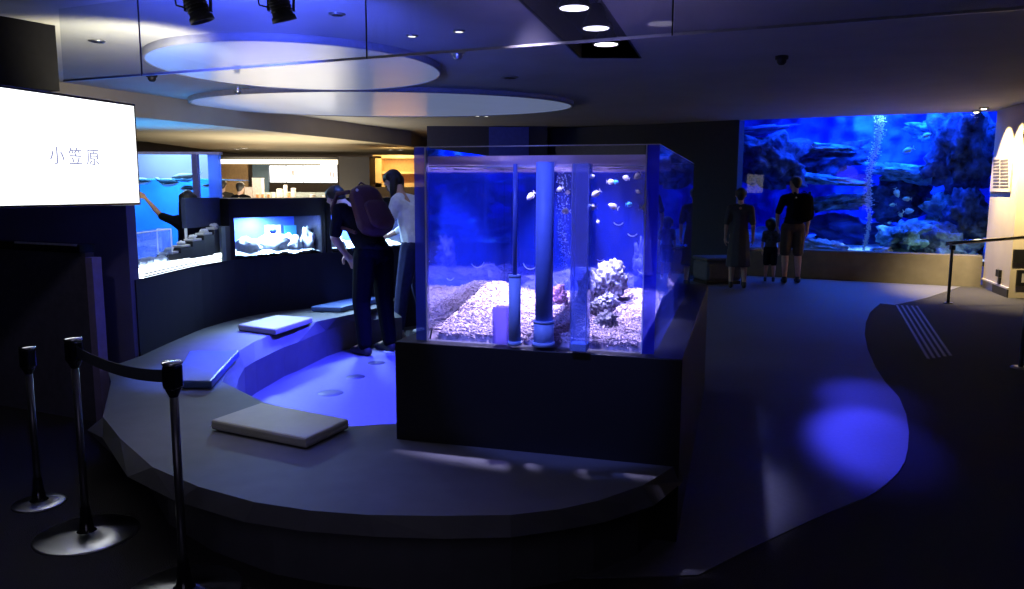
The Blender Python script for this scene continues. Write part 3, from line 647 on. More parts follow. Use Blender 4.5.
disc((183, 105), (577, 104), (380, 118), (380, 93), 2.735, 'farther wide oval glossy panel under the ceiling', filmm)
def spotlight(px, py, lab, tgt):
    p = aty(px, py, 4.1)
    t = thing('theatre_spotlight', lab, 'spotlight', p, 0, 'black spotlights hanging from the ceiling')
    d = (Vector(tgt) - p).normalized(); q = d.to_track_quat('Z', 'Y').to_matrix().to_4x4()
    bm = bmesh.new(); add_lathe(bm, [(0, -.075), (.035, -.07), (.05, -.045), (.052, .03), (.06, .035), (.062, .06), (.055, .06), (.05, .04), (0, .04)], 24); bmesh.ops.transform(bm, matrix=q, verts=bm.verts); obj('lamp_body', bm, black, t)
    bm = bmesh.new(); 
    for k in range(5): add_tube(bm, q @ Vector((0, 0, -.06 + k * .016)), q @ Vector((0, 0, -.054 + k * .016)), .056, n=24)
    obj('cooling_fins', bm, black, t)
    for s in (-1, 1):
        bm = bmesh.new(); add_box(bm, (s * .064 - .004, -.012, -.01), (s * .064 + .004, .012, 2.74 - p.z)); obj('yoke_arm', bm, black, t)
    bm = bmesh.new(); add_box(bm, (-.09, -.02, 2.735 - p.z), (.09, .02, 2.8 - p.z)); obj('track_mount', bm, black, t)
    bm = bmesh.new(); pts = [Vector((-.07, 0, .01)), Vector((-.11, 0, .02)), Vector((-.12, 0, .08)), Vector((-.1, 0, .2)), Vector((-.08, 0, 2.74 - p.z))]
    for a, b2 in zip(pts, pts[1:]): add_tube(bm, a, b2, .004, n=8)
    obj('cord', bm, black, t)
    return p + d * .08
well = Vector((-1.2, 5.6, 0))
sp1 = spotlight(196, 12, 'left black spotlight hanging in front of the ceiling', (-.9, 4.4, 0.2)); sp2 = spotlight(279, 11, 'right black spotlight hanging in front of the ceiling', (-.7, 4.6, .3))
def dl(px, py, lab, lit=True, r=.04, m=None):
    p = atz(px, py, 2.8); t = thing('downlight', lab, 'ceiling light', (p.x, p.y, 2.8), 0, 'small fittings in the ceiling')
    bm = bmesh.new(); add_lathe(bm, [(r * .7, 0), (r, 0), (r, -.008), (r * .7, -.014)], 20); obj('trim_ring', bm, m or steel, t)
    bm = bmesh.new(); add_lathe(bm, [(0, -.012), (r * .7, -.01), (r * .7, -.001)], 20); obj('lens', bm, glow('lens_glow', (1, .95, .85), 3) if lit and 'lens_glow' not in MATS else (MATS['lens_glow'] if lit else black), t)
dl(410, 36, 'small lit ceiling light left of the smaller twin, above the glass edge', True, .05); dl(457, 31, 'small lit ceiling light above the little ceiling camera', True, .05)
dl(95, 44, 'white rectangular-looking ceiling fitting above the bright screen', False, .07); dl(508, 77, 'flat pale round plate on the ceiling right of the nearer disc', False, .1)
dl(476, 116, 'left of two bright dots just below the oval panel', True, .06); dl(485, 116, 'right of two bright dots just below the oval panel', True, .06)
dl(335, 15, 'pale round plate on the ceiling right of the right spotlight', False, .06)  # a reflection built as a pale plate, no fitting here
for px, py, lab in ((456, 51, 'little white ceiling camera behind the glass edge'), (780, 54, 'little black ceiling camera above the dark hall'), (150, 77, 'small dark ceiling sensor near the bright screen')):
    p = atz(px, py, 2.8); t = thing('ceiling_camera', lab, 'camera', (p.x, p.y, 2.8), 0, 'cameras on the ceiling'); m = steel if px == 456 else black
    bm = bmesh.new(); add_lathe(bm, [(0, 0), (.06, 0), (.06, -.03), (.045, -.035)], 20); obj('mount', bm, m, t)
    bm = bmesh.new(); add_lathe(bm, [(.045, -.035), (.042, -.06), (.025, -.08), (0, -.085)], 20); obj('dome', bm, m, t)
for px, py, lab in ((236, 86, 'tiny pale spotlight head hanging below the nearer disc'), ):
    p = atz(px, py, 2.68); t = thing('ceiling_camera', lab, 'camera', (p.x, p.y, 2.6), 0, 'cameras on the ceiling')
    bm = bmesh.new(); add_lathe(bm, [(0, .066), (.03, .066), (.03, .0), (0, 0)], 16); obj('mount', bm, steel, t)
    bm = bmesh.new(); add_ball(bm, (0, 0, 0), .04); obj('dome', bm, steel, t)

# ================================================================== SCREEN AT LEFT
sr = aty(132, 110, 5.0); dirs = Vector((sin(radians(15.2)), cos(radians(15.2)), 0)); sq = sr - dirs
def sv(x, y): return atv(x, y, sr, sq)
tr_, br_ = sv(135, 110), sv(135, 206); tl_, bl_ = sv(0, 91), sv(0, 209)
sn = Vector((dirs.y, -dirs.x, 0)); zt = (tr_.z + tl_.z) / 2; zb = (br_.z + bl_.z) / 2; far = sr; near = sr - dirs * 1.55
screen = thing('display_screen', 'large glowing white display screen on the left showing three characters', 'screen')
bm = bmesh.new(); q = lambda p, k: (p + sn * k)[:2]
add_prism(bm, [q(far + dirs * .015, -.07), q(near - dirs * .015, -.07), q(near - dirs * .015, 0), q(far + dirs * .015, 0)], zb - .015, zt + .015); obj('bezel', bm, blackg, screen, .003)
bm = bmesh.new(); add_prism(bm, [q(far, 0), q(near, 0), q(near, .002), q(far, .002)], zb, zt); obj('screen_face', bm, glow('screen_white', (.96, .98, 1), 2.2), screen)
bm = bmesh.new(); mp = near.lerp(far, .06); add_prism(bm, [q(mp - dirs * .03, -.07), q(mp + dirs * .03, -.07), q(mp + dirs * .03, -.11), q(mp - dirs * .03, -.11)], zb + .1, 2.8); obj('mount_pole', bm, black, screen)
inkb = glow('screen_ink', (.25, .27, .5), 1.0)
def text(s, size, p, m, parent, name='lettering'):
    cu = bpy.data.curves.new(name, 'FONT'); cu.body = s; cu.size = size; cu.align_x = 'CENTER'; cu.align_y = 'CENTER'; cu.space_character = 1.45; cu.extrude = .0008
    o = bpy.data.objects.new(name, cu); C.objects.link(o)
    bpy.context.view_layer.update()
    dg = bpy.context.evaluated_depsgraph_get(); me = bpy.data.meshes.new_from_object(o.evaluated_get(dg)); bpy.data.objects.remove(o)
    o = bpy.data.objects.new(name, me); C.objects.link(o); me.materials.clear(); me.materials.append(m)
    return o
txt = text('小笠原', .105, None, inkb, screen)
tc_ = sv(74, 161) + sn * .004
X = dirs; Zv = Vector((0, 0, 1)); Yn = sn
M3 = Matrix((X, Zv, Yn)).transposed()
txt.matrix_world = Matrix.Translation(tc_) @ M3.to_4x4(); txt.parent = screen

# ================================================================== LOW DISPLAY PANEL AT LEFT
la = atz(98, 425, 0); lb = atz(0, 409, 0); ld = (lb - la).normalized(); lb = la + ld * 1.06; lnn = Vector((ld.y, -ld.x, 0)); lnn = lnn if lnn.y > 0 else -lnn
pn = thing('display_stand', 'low glossy dark stand with a ledge, below the bright screen', 'display stand')
bm = bmesh.new(); add_prism(bm, [la[:2], lb[:2], (lb + lnn * .06)[:2], (la + lnn * .06)[:2]], 0, 1.13); obj('panel', bm, mat('panel_gloss', (.09, .09, .13), .12, spec=.8), pn)
bm = bmesh.new(); add_prism(bm, [(la - lnn * .04)[:2], (lb - lnn * .04)[:2], (lb + lnn * .07)[:2], (la + lnn * .07)[:2]], 1.13, 1.185); obj('ledge', bm, blackg, pn)
bm = bmesh.new(); a = la + ld * .02 - lnn * .045; b = la + ld * .62 - lnn * .045; add_prism(bm, [a[:2], b[:2], (b + lnn * .01)[:2], (a + lnn * .01)[:2]], 1.175, 1.188); obj('ledge_glint', bm, mat('glint_satin', (.85, .85, .82), .4, .3), pn)  # pale strip stands in for the screen's reflection on the ledge
bm = bmesh.new(); a = la - ld * .062; add_prism(bm, [(a - lnn * .004)[:2], (la - lnn * .004)[:2], (la + lnn * .065)[:2], (a + lnn * .065)[:2]], 0, 1.1); obj('end_face', bm, mat('end_face_lit', (.25, .22, .4), .4), pn)  # violet puts the blue light on the stand's end into colour

# ================================================================== BELT STANCHIONS
def stanchion(top, base, lab, rbase=.215, yaw=0):
    b = atz(*base, 0); tpt = atv(*top, b, b + Vector((1, 0, 0)))
    t = thing('belt_stanchion', lab, 'barrier post', (b.x, b.y, 0), yaw, 'belt stanchions at the left')
    bm = bmesh.new(); add_lathe(bm, [(0, .022), (rbase * .25, .02), (rbase * .96, .008), (rbase, .004), (rbase, 0), (0, 0)], 56); obj('base', bm, MATS['radial_steel'], t)
    bm = bmesh.new(); add_lathe(bm, [(.042, .02), (.03, .03), (.024, .09), (.02, .13)], 28); obj('base_collar', bm, blackg, t)
    h = tpt.z; bm = bmesh.new(); add_tube(bm, (0, 0, .02), (0, 0, h - .12), .016, n=24); obj('pole', bm, darksteel, t)
    bm = bmesh.new(); add_lathe(bm, [(.016, h - .135), (.03, h - .105), (.03, h - .1), (0, h - .1)], 28); obj('neck', bm, blackg, t)
    hd = []
    bm = bmesh.new(); add_box(bm, (-.028, -.028, h - .105), (.028, .028, h - .012)); hd.append(obj('belt_head', bm, blackg, t, .01))
    bm = bmesh.new(); add_lathe(bm, [(0, h - .014), (.036, h - .012), (.038, h - .005), (.034, h), (0, h + .002)], 28); obj('cap', bm, chrome, t)
    bm = bmesh.new(); add_box(bm, (-.038, -.016, h - .095), (-.028, .016, h - .035)); obj('belt_clip', bm, black, t, .003)
    return b, h
m = mat('radial_steel', (.55, .56, .58), .28, 1, var=.05)
nt = m.node_tree; bs = nt.nodes['Principled BSDF']; bs.inputs['Anisotropic'].default_value = .9
tg = nt.nodes.new('ShaderNodeTangent'); tg.direction_type = 'RADIAL'; tg.axis = 'Z'; nt.links.new(tg.outputs[0], bs.inputs['Tangent'])
b1_, h1_ = stanchion((65, 341), (89, 538), 'middle belt stanchion on a round steel base, joined by the dark belt', yaw=-.35)
b2_, h2_ = stanchion((165, 364), (187, 594), 'nearest belt stanchion, its square head in front of the blue pad', .215, yaw=-.35)
b3_, h3_ = stanchion((25, 350), (41, 507), 'farthest belt stanchion at the left edge, thin and dark', .12, yaw=-.35)
bm = bmesh.new(); n = 24; prev = None
for i in range(n + 1):
    u = i / n; p = b1_.lerp(b2_, u); d = (b2_ - b1_).normalized()
    if i in (0, n): p = p + d * (.03 if i == 0 else -.03)
    z = (h1_ * (1-u) + h2_ * u) - .055 - .055 * 4 * u * (1-u) * .6
    nv_ = Vector((-d.y, d.x, 0)) * .0015
    cur = [bm.verts.new(p + nv_ + Vector((0, 0, z + .024))), bm.verts.new(p + nv_ + Vector((0, 0, z - .024))), bm.verts.new(p - nv_ + Vector((0, 0, z - .024))), bm.verts.new(p - nv_ + Vector((0, 0, z + .024)))]
    if prev:
        for k in range(4): bm.faces.new((prev[k], prev[(k+1) % 4], cur[(k+1) % 4], cur[k]))
    prev = cur
tag(obj('barrier_belt', bm, mat('belt_navy', (.03, .035, .06), .8)), 'dark belt stretched between the middle and nearest stanchions', 'belt')

# ================================================================== SMALL TANKS ON THE CURVED WALL
def along(i0, i1): return cws[i0:i1]
def onwall(px, py):
    """where an image point meets the curved wall's front"""
    for k, (a, b) in enumerate(zip(cws, cws[1:])):
        p = atv(px, py, a, b); s = ((p.x - a[0]) * (b[0] - a[0]) + (p.y - a[1]) * (b[1] - a[1])) / dist(a, b) ** 2
        if (-1.5 if k == 0 else -.01) <= s <= 1.01 and p.y > 0: return p
    return p
framem = mat('case_black', (.012, .012, .018), .35)
def casing(xl, xr, ytop, lab):
    """open fronted tank unit standing on the wall: posts, hood, glass, back"""
    a = onwall(xl, 250); b = onwall(xr, 250); d = (b - a); d.z = 0; L = d.length; d.normalize(); nrm = Vector((-d.y, d.x, 0))
    rz = atan2(d.y, d.x)
    t = thing('small_aquarium', lab, 'aquarium', (a.x, a.y, .9), rz, 'small aquariums on the curved wall')
    return t, L, a, d
def unit(xl, xr, lab, zt, hood, postw=.05, depth=.45):
    t, L, a, d = casing(xl, xr, 0, lab)
    H0 = zt - .9
    for x0, x1 in ((0, postw), (L - postw, L)):
        bm = bmesh.new(); add_box(bm, (x0, 0, 0), (x1, depth, H0)); obj('post', bm, framem, t)
    bm = bmesh.new(); add_box(bm, (0, 0, H0 - hood), (L, depth, H0)); obj('hood', bm, framem, t)
    bm = bmesh.new(); add_box(bm, (postw, .012, .0), (L - postw, .02, H0 - hood)); obj('front_glass', bm, MATS['acrylic_clear'], t)
    bm = bmesh.new(); add_box(bm, (postw, depth - .02, .0), (L - postw, depth, H0 - hood)); obj('back_panel', bm, mat('tank_back_blue', (.04, .1, .75), .6, var=.15, scale=3), t)
    bm = bmesh.new(); G = {}
    for i in range(41):
        for j in range(13):
            x = postw + (L - 2*postw) * i / 40; y = .025 + (depth - .05) * j / 12
            G[i, j] = bm.verts.new((x, y, .03 + .05 * j / 12 + .02 * noise.fractal(Vector((x * 9, y * 9, L)), 1, 2, 4)))
    for i in range(40):
        for j in range(12): bm.faces.new((G[i, j], G[i+1, j], G[i+1, j+1], G[i, j+1])).smooth = True
    obj('sand', bm, mat('white_sand', (.85, .88, .9), .9, var=.1, scale=40), t)
    return t, L, a, d, H0
white_rock = mat('white_rock', (.8, .85, .9), .9, var=.3, scale=25, bump=.4)
t, L, a, d, H0 = unit(230, 325.5, 'black-framed small aquarium with blue back and white rocks, on the curved wall', 1.455, .175)
def inu(t, x, y, z): return t.matrix_world @ Vector((x, y, z))
bpy.context.view_layer.update()
for x, y, s, sed, lab in ((.32, .2, (.11, .07, .085), 41, 'rounded white rock left in the black-framed small aquarium'), (.62, .24, (.17, .08, .10), 42, 'long pale rock in the middle of the black-framed small aquarium'), (.82, .2, (.11, .08, .1), 43, 'knobbly pale rock right of the middle of the black-framed aquarium'), (1.0, .16, (.07, .07, .14), 44, 'upright white rock by the right post of the black-framed aquarium')):
    tag(rock('white_rock', inu(t, x * L / 1.1, y, .06 + s[2] * .4), s, white_rock, sed, 0, 3, .5), lab, 'rock', 'white rocks in the small aquarium')
fish(inu(t, .50 * L, .12, .24), atan2(d.y, d.x), .1, mat('fish_navy', (.05, .1, .7), .4, var=.8, scale=25), 'blue and white fish in the black-framed small aquarium', 'fish in the small aquarium', .6)
bm = bmesh.new(); M_ = Matrix.Translation(t.location) @ Matrix.Rotation(t.rotation_euler.z, 4, 'Z')
add_box(bm, (.62 * L, .40, .12), (.78 * L, .425, .28)); obj('inner_panel', bm, mat('tan_panel', (.45, .4, .45), .7), t)
bm = bmesh.new(); add_box(bm, (.80 * L, .37, .04), (.99 * L - .06, .38, .27)); obj('inner_box', bm, glassy('cyan_box', (.5, .85, 1), (.15, .6, .95), .6, 1.3), t)
light('small_tank_lamp', 'AREA', inu(t, .5 * L, .2, H0 - .185), 60, (.45, .7, 1), inu(t, .5 * L, .2, 0), .25)
t2, L2_, a2, d2, H02 = unit(327, 412, 'black-framed small aquarium half hidden behind the man in black', 1.455, .175)
bpy.context.view_layer.update()
tag(rock('white_rock', inu(t2, .2, .2, .08), (.12, .08, .07), white_rock, 45, 0, 3, .5), 'white rock showing beside the arm of the man in black', 'rock', 'white rocks in the small aquarium')
light('small_tank_lamp', 'AREA', inu(t2, .5 * L2_, .2, H02 - .185), 50, (.45, .7, 1), inu(t2, .5 * L2_, .2, 0), .25)
# left open unit: lit ledge, clear box, stepped stand, dark case
glowm = mat('lit_ledge_white', (.9, .93, .93), .5, emis=(.85, .95, 1), es=5)
la_ = onwall(133, 262); lb_ = onwall(228, 250)
t = thing('lit_ledge', 'glowing white display ledge on the curved wall at its left end', 'display ledge')
P = [p for p in cws if la_.y - .4 < p[1] < lb_.y]
def offs(pts, k):
    out = []
    for i, p in enumerate(pts):
        q0 = Vector(pts[max(i-1, 0)]); q1 = Vector(pts[min(i+1, len(pts)-1)]); dd = (q1 - q0).normalized(); out.append((p[0] - dd.y * k, p[1] + dd.x * k))
    return out
P = [p for p in P if p[1] > 5.5]
bm = bmesh.new(); add_prism(bm, offs(P, .0) + [(-2.9, 6.9), (-2.9, 5.62)], .9, .975); obj('light_box', bm, glowm, t)
for k, zz in enumerate((.905, .925)):
    bm = bmesh.new(); add_prism(bm, offs(P, -.012) + offs(P, 0)[::-1], zz, zz + .01); obj('front_trim', bm, steel, t)
t = thing('clear_case', 'small clear box tank standing on the left end of the glowing ledge', 'aquarium')
ca = onwall(133, 260); cb = onwall(171, 260); cd = (cb - ca); cd.z = 0; CL = cd.length; cd.normalize(); t.location = (ca.x, ca.y, .966); t.rotation_euler = (0, 0, atan2(cd.y, cd.x))
t.location = t.location + Vector((-.01, .09, .01))
bm = bmesh.new()
for aa, bb in (((0, .02), (CL, .025)), ((0, .13), (CL, .135)), ((0, .025), (.005, .13)), ((CL - .005, .025), (CL, .13))): add_box(bm, (*aa, 0), (*bb, .25))
obj('case_wall', bm, glassy('case_clear', (.9, .95, 1), (.6, .7, .95), .12, 1.4), t)
bm = bmesh.new()
for x in (0, CL):
    for y in (.02, .13): add_tube(bm, (x, y, 0), (x, y, .25), .005, n=6)
for z in (.0, .25): add_tube(bm, (0, .02, z), (CL, .02, z), .005, n=6); add_tube(bm, (CL, .02, z), (CL, .13, z), .005, n=6)
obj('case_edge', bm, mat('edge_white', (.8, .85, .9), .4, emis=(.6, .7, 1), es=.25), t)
bm = bmesh.new()
for k in range(30):
    add_ball(bm, (random.uniform(.04, CL - .04), random.uniform(.05, .1), .02), random.uniform(.015, .035), 2)
tag(obj('case_pebbles', bm, white_rock, t), kind='stuff')
sA = onwall(172, 262); sB = onwall(228, 247)
sdv = sB - sA; sdv.z = 0; SL = sdv.length; sdv.normalize(); rzs = atan2(sdv.y, sdv.x)
t = thing('stepped_stand', 'dark stepped display stand on the glowing ledge', 'display stand', (sA.x, sA.y, .966), rzs)
for k in range(5):
    bm = bmesh.new(); add_box(bm, (SL * k / 5, .03, 0), (SL * (k+1) / 5 - .002, .13, .06 + .04 * k)); obj('step', bm, framem, t)
for k, nm in enumerate(('lowest', 'second lowest', 'middle', 'second highest', 'highest')):
    p = Matrix.Translation(t.location) @ Matrix.Rotation(rzs, 4, 'Z') @ Vector((SL * (k + .5) / 5, .08, .061 + .04 * k))
    tt = thing('exhibit_block', f'{nm} of the five pale exhibits on the dark stepped stand', 'exhibit', p, rzs, 'exhibits on the stepped stand')
    bm = bmesh.new(); add_box(bm, (-SL * .08, -.04, 0), (SL * .08, .04, .018)); obj('plate', bm, mat('exhibit_plate', (.8, .8, .78), .6), tt, .003)
    o = rock('exhibit_stone', (0, 0, .032), (.045, .03, .02), white_rock, 50 + k, 0, 3, .5, tt)
ka = onwall(197, 240); kb = onwall(231, 240); kd = kb - ka; kd.z = 0; KL = kd.length; kd.normalize()
t = thing('display_case', 'tall dark case with a square opening showing blue, left of the black-framed aquarium', 'display case', (ka.x, ka.y, .9), atan2(kd.y, kd.x))
bm = bmesh.new(); add_box(bm, (0, .10, .31), (KL, .14, .565)); obj('upper_panel', bm, mat('case_navy', (.03, .04, .09), .4), t)
bm = bmesh.new(); add_box(bm, (KL * .70, .0, 0), (KL * .82, .14, .31)); obj('side_wall', bm, mat('case_green', (.1, .13, .14), .4), t)
bm = bmesh.new(); add_box(bm, (KL * .82, .0, 0), (KL * .99, .14, .31)); obj('side_block', bm, framem, t)
bm = bmesh.new(); add_box(bm, (0, .10, 0.0), (.012, .12, .31)); obj('frame_edge', bm, mat('frame_white', (.6, .65, .7), .5), t)
light('ledge_lamp', 'AREA', (sA.x + .1, sA.y + .3, 1.5), 1.5, (.8, .95, 1), (sA.x + .1, sA.y + .35, .9), .3)

# ================================================================== PENGUIN POOL BEHIND
PY = 11.0
def pp(x, y): return aty(x, y, PY)
t = thing('penguin_pool', 'large bright blue pool tank seen beyond the pointing child', 'aquarium')
L0 = pp(100, 160); R0 = pp(209, 160); zT = pp(160, 157).z; zW = pp(160, 180).z; zB = .2; RB = aty(214, 160, PY + 1.6).x
bm = bmesh.new(); add_box(bm, (L0.x - 1.5, PY, zB), (R0.x, PY + .05, zT)); obj('front_glass', bm, MATS['acrylic_clear'], t)
bm = bmesh.new(); add_box(bm, (L0.x - 1.5, PY + 1.6, zB), (RB, PY + 1.7, zW)); obj('pool_back', bm, mat('pool_cyan', (.04, .25, .95), .7, var=.3, scale=1.5), t)
bm = bmesh.new(); add_box(bm, (L0.x - 1.5, PY + 1.6, zW), (RB, PY + 1.7, aty(160, 155.5, PY + 1.6).z)); obj('upper_wall', bm, mat('pool_grey', (.14, .11, .17), .8, var=.15, scale=1), t)
bm = bmesh.new(); add_box(bm, (L0.x - 1.5, PY + .05, 0), (R0.x, PY + 1.6, zB)); obj('pool_floor', bm, mat('pool_floor_blue', (.1, .4, .9), .8), t)
bm = bmesh.new(); add_box(bm, (L0.x - 1.5, PY + .05, zW - .03), (R0.x, PY + 1.6, zW - .02)); obj('water_surface', bm, glassy('pool_water', (.7, .9, 1), (.2, .6, 1), .3, 1.33), t)
a = pp(192, 160); b = pp(197.5, 160); bm = bmesh.new(); add_box(bm, (a.x, PY - .06, 0), (b.x, PY + .02, zT)); obj('glass_post', bm, mat('post_violet', (.16, .18, .5), .5), t)
a = pp(207, 160); b = pp(218, 160); bm = bmesh.new(); add_box(bm, (a.x, PY - .02, 0), (b.x, PY + .06, zT)); obj('end_glass', bm, glassy('end_glass_blue', (.5, .6, 1), (.3, .45, .95), .7, 1.3), t)
bm = bmesh.new(); add_box(bm, (L0.x - 1.5, PY - .02, zT), (R0.x + .15, PY + .07, zT + .035)); obj('top_rail', bm, mat('rail_violet', (.5, .5, .75), .4), t)
light('pool_lamp', 'AREA', (-5.3, PY + .8, 2.42), 200, (.35, .75, 1), (-5.3, PY + .9, 0), 1.2)
light('pool_lamp', 'SPOT', (-5.6, PY + .2, 2.42), 160, (.6, .55, 1), (-5.1, PY + 1.6, 1.2), .1, 40, 1)
pbody = mat('penguin_black', (.02, .02, .03), .5); pwhite = mat('penguin_white', (.8, .8, .8), .5)
def penguin(px, py, s, rz, lab):
    p = aty(px, py, PY + .6); t = thing('penguin', lab, 'penguin', p, rz, 'penguins floating in the pool')
    bm = bmesh.new(); rings = []; n = 14
    for x, r in ((-.26, .01), (-.2, .05), (-.08, .095), (.06, .1), (.15, .07), (.19, .045), (.22, .05), (.26, .045), (.29, .02), (.34, .006)):
        zz = 0 if x < .12 else (x - .12) * .5
        rings.append([bm.verts.new((x * s, r * s * cos(2*pi*i/n), zz * s + r * s * .9 * sin(2*pi*i/n))) for i in range(n)])
    for a, b in zip(rings, rings[1:]):
        for i in range(n):
            f = bm.faces.new((a[i], a[(i+1) % n], b[(i+1) % n], b[i])); f.smooth = True; f.material_index = 1 if 8 <= i <= 12 else 0
    obj('penguin_body', bm, [pbody, pwhite], t)
    for sg in (-1, 1):
        bm = bmesh.new(); add_ball(bm, (0.02 * s, sg * .13 * s, -.03 * s), .08 * s, 2, (.5, 1, .12)); obj('flipper', bm, pbody, t)
for px, py, s, rz, lab in ((184, 180, 1.0, 0, 'large dark penguin floating by the pool post'), (167, 185, .95, 2.9, 'penguin floating in the middle of the pool surface'), (140, 184, .8, 3.2, 'penguin floating next to the bright screen'), (187, 191, .7, 1.1, 'small penguin diving under the large dark one'), (206, 188, .35, .5, 'tiny penguin swimming right of the pool post')):
    penguin(px, py, s * .75, rz, lab)

# ================================================================== CAFE
def cy(x, y, Y=20.0): return aty(x, y, Y)
def cbox(name, x0, y0, x1, y1, Y, m, th=.1, parent=None, z0=None, bevel=0):
    a = aty(x0, y0, Y); b = aty(x1, y1, Y)
    return box(name, (a.x, Y, z0 if z0 is not None else b.z), (b.x, Y + th, a.z), m, parent, bevel)
t = thing('cafe_menu_board', 'glowing white menu board of four panels above the cafe counter', 'menu board')
for i in range(4):
    x0 = 268.5 + 17 * i; cbox('menu_panel', x0, 167.5 - (1.5 if i == 3 else 0) - i * .2, x0 + 16.6, 184, 19.9, glow('menu_white_%d' % i, (1, .98, .94), 2.6), .05, t)
cbox('menu_frame', 267.5, 165, 337, 185, 19.96, black, .04, t)
for i, (px, wd_) in enumerate(((291, 2), (329, 1.2), (332, 1.2))):
    cbox('menu_mark', px, 172 + i, px + wd_, 177 + i, 19.88, mat('menu_ink', (.4, .3, .25), .7), .01, t)
t = thing('cove_light', 'long warm strip light running along the top of the cafe front', 'strip light')
cbox('housing', 215, 159, 337, 161, 19.3, black, .3, t); cbox('diffuser', 215, 161, 336, 165.5, 19.32, glow('cove_warm', (1, .86, .6), 2.6), .1, t)
t = thing('cafe_counter', 'dark cafe counter behind the row of small aquariums', 'counter')
a = cy(215, 203, 17.5); b = cy(372, 203, 17.5); box('counter_body', (a.x, 17.5, 0), (b.x, 18.2, 1.2), mat('counter_dark', (.03, .025, .02), .5), t); box('counter_top', (a.x - .03, 17.45, 1.2), (b.x + .03, 18.25, 1.24), mat('counter_wood', (.25, .15, .07), .4), t)
bm = bmesh.new(); a = cy(246, 184, 19.4); b = cy(337, 184, 19.4)
box('back_shelf', (a.x, 19.2, 0), (b.x, 19.7, 1.45), mat('shelf_grey', (.3, .35, .36), .5)); tag(bpy.data.objects['back_shelf'], 'grey back counter below the glowing menu board', 'counter')
whm = mat('cup_white', (.85, .83, .8), .5); orm = mat('cup_orange', (.8, .4, .15), .5)
def stand(px, w, h, Y, m, lab, nm, cat, round_=True, zc=1.24):
    p = aty(px, 200, Y); s = Y / F; h *= .75
    t = thing(nm, lab, cat, (p.x, Y, zc), 0, 'wares on the cafe counter')
    bm = bmesh.new()
    if round_: add_lathe(bm, [(w*s*.38, 0), (w*s*.5, h*s), (w*s*.47, h*s), (w*s*.36, .01)], 14)
    else: add_box(bm, (-w*s/2, -w*s/2, 0), (w*s/2, w*s/2, h*s))
    obj('body', bm, m, t)
    bm = bmesh.new()
    if round_: add_lathe(bm, [(w*s*.53, h*s), (w*s*.53, h*s + .012), (w*s*.3, h*s + .02), (0, h*s + .02)], 14)
    else: add_box(bm, (-w*s*.53, -w*s*.53, h*s), (w*s*.53, w*s*.53, h*s + .02))
    obj('lid', bm, whm, t)
for i, (px, w, h, m, lab, nm, cat, rd) in enumerate(((249, 7, 18, whm, 'tall pale box at the left end of the cafe counter', 'carton', 'box', False), (258, 9, 30, whm, 'tallest white box on the cafe counter', 'carton', 'box', False),
    (257, 3.5, 10, orm, 'leftmost orange cup before the tallest white box', 'paper_cup', 'cup', True), (262, 3.5, 10, orm, 'second orange cup in the row on the cafe counter', 'paper_cup', 'cup', True), (268, 3.5, 10, orm, 'third orange cup in the row on the cafe counter', 'paper_cup', 'cup', True), (273, 3, 11, whm, 'white cup right of the three orange cups', 'paper_cup', 'cup', True),
    (279, 6, 16, whm, 'squat white canister in the middle of the cafe counter', 'canister', 'canister', True), (285, 4, 21, whm, 'slim tall white bottle on the cafe counter', 'bottle', 'bottle', True), (288.5, 3, 12, orm, 'orange jar right of the slim tall bottle', 'jar', 'jar', True), (293, 5, 17, whm, 'pale jug right of the orange jar', 'jug', 'jug', True),
    (312, 6, 9, whm, 'white bowl-shaped basket below the menu board', 'basket', 'basket', True), (326, 8, 8, whm, 'white basket near the brown pillar of the cafe', 'basket', 'basket', True))):
    Yc = 17.6 if i in (2, 3, 4) else 17.95
    stand(px, w, h, Yc, m, lab, nm, cat, rd)
    if i >= 10: pass
cbox('cafe_pillar', 337.5, 158, 371, 260, 16.5, mat('brown_pillar', (.02, .014, .009), .6), .7, None, 0); tag(bpy.data.objects['cafe_pillar'], 'dark brown square pillar between menu board and yellow shelving', 'pillar')
bpy.data.objects['cafe_pillar'].scale = (1, 1, 1)
t = thing('shelving_unit', 'warm yellow lit wooden shelving behind the woman in white', 'shelving')
yel = mat('yellow_wood', (.75, .5, .2), .5, var=.1, scale=5); Yy = 18.5
cbox('back_board', 371.5, 157, 432, 188, Yy + .35, mat('amber_board', (.62, .38, .13), .6), .05, t)
for nm, bx in (('side_board', (371.5, 157, 381, 188)), ('shelf', (381, 172.5, 432, 174.5)), ('shelf', (371.5, 184, 432, 188)), ('shelf', (371.5, 156, 432, 159))): cbox(nm, *bx, Yy, yel, .35, t)
cbox('base_cabinet', 371.5, 188, 432, 260, Yy, mat('cabinet_brown', (.05, .035, .02), .5), .4, t, 0)
light('shelf_lamp', 'AREA', (aty(395, 158, Yy - .35).x, Yy - .5, 2.38), 24, (1, .75, .35), (aty(395, 170, Yy).x, Yy + .1, 1.9), .5)
cbox('teal_screen', 251, 166, 268, 186, 19.8, mat('teal_dark', (.03, .06, .09), .5), .05, None, 0); tag(bpy.data.objects['teal_screen'], 'dark teal panel left of the glowing menu board', 'panel')
cbox('tan_panel', 215, 166, 247, 176, 20.5, mat('tan_wall', (.4, .25, .11), .6), .05, None, 0); tag(bpy.data.objects['tan_panel'], 'tan panel under the strip light at the far left of the cafe', 'panel')
light('cafe_lamp', 'AREA', (-5.8, 18.6, 2.44), 260, (1, .82, .55), (-5.8, 18.7, 0), 2.5)
light('cafe_lamp', 'AREA', (-4.4, 15.2, 1.3), 100, (1, .86, .6), (-4.4, 15.2, 2.5), 2.5)
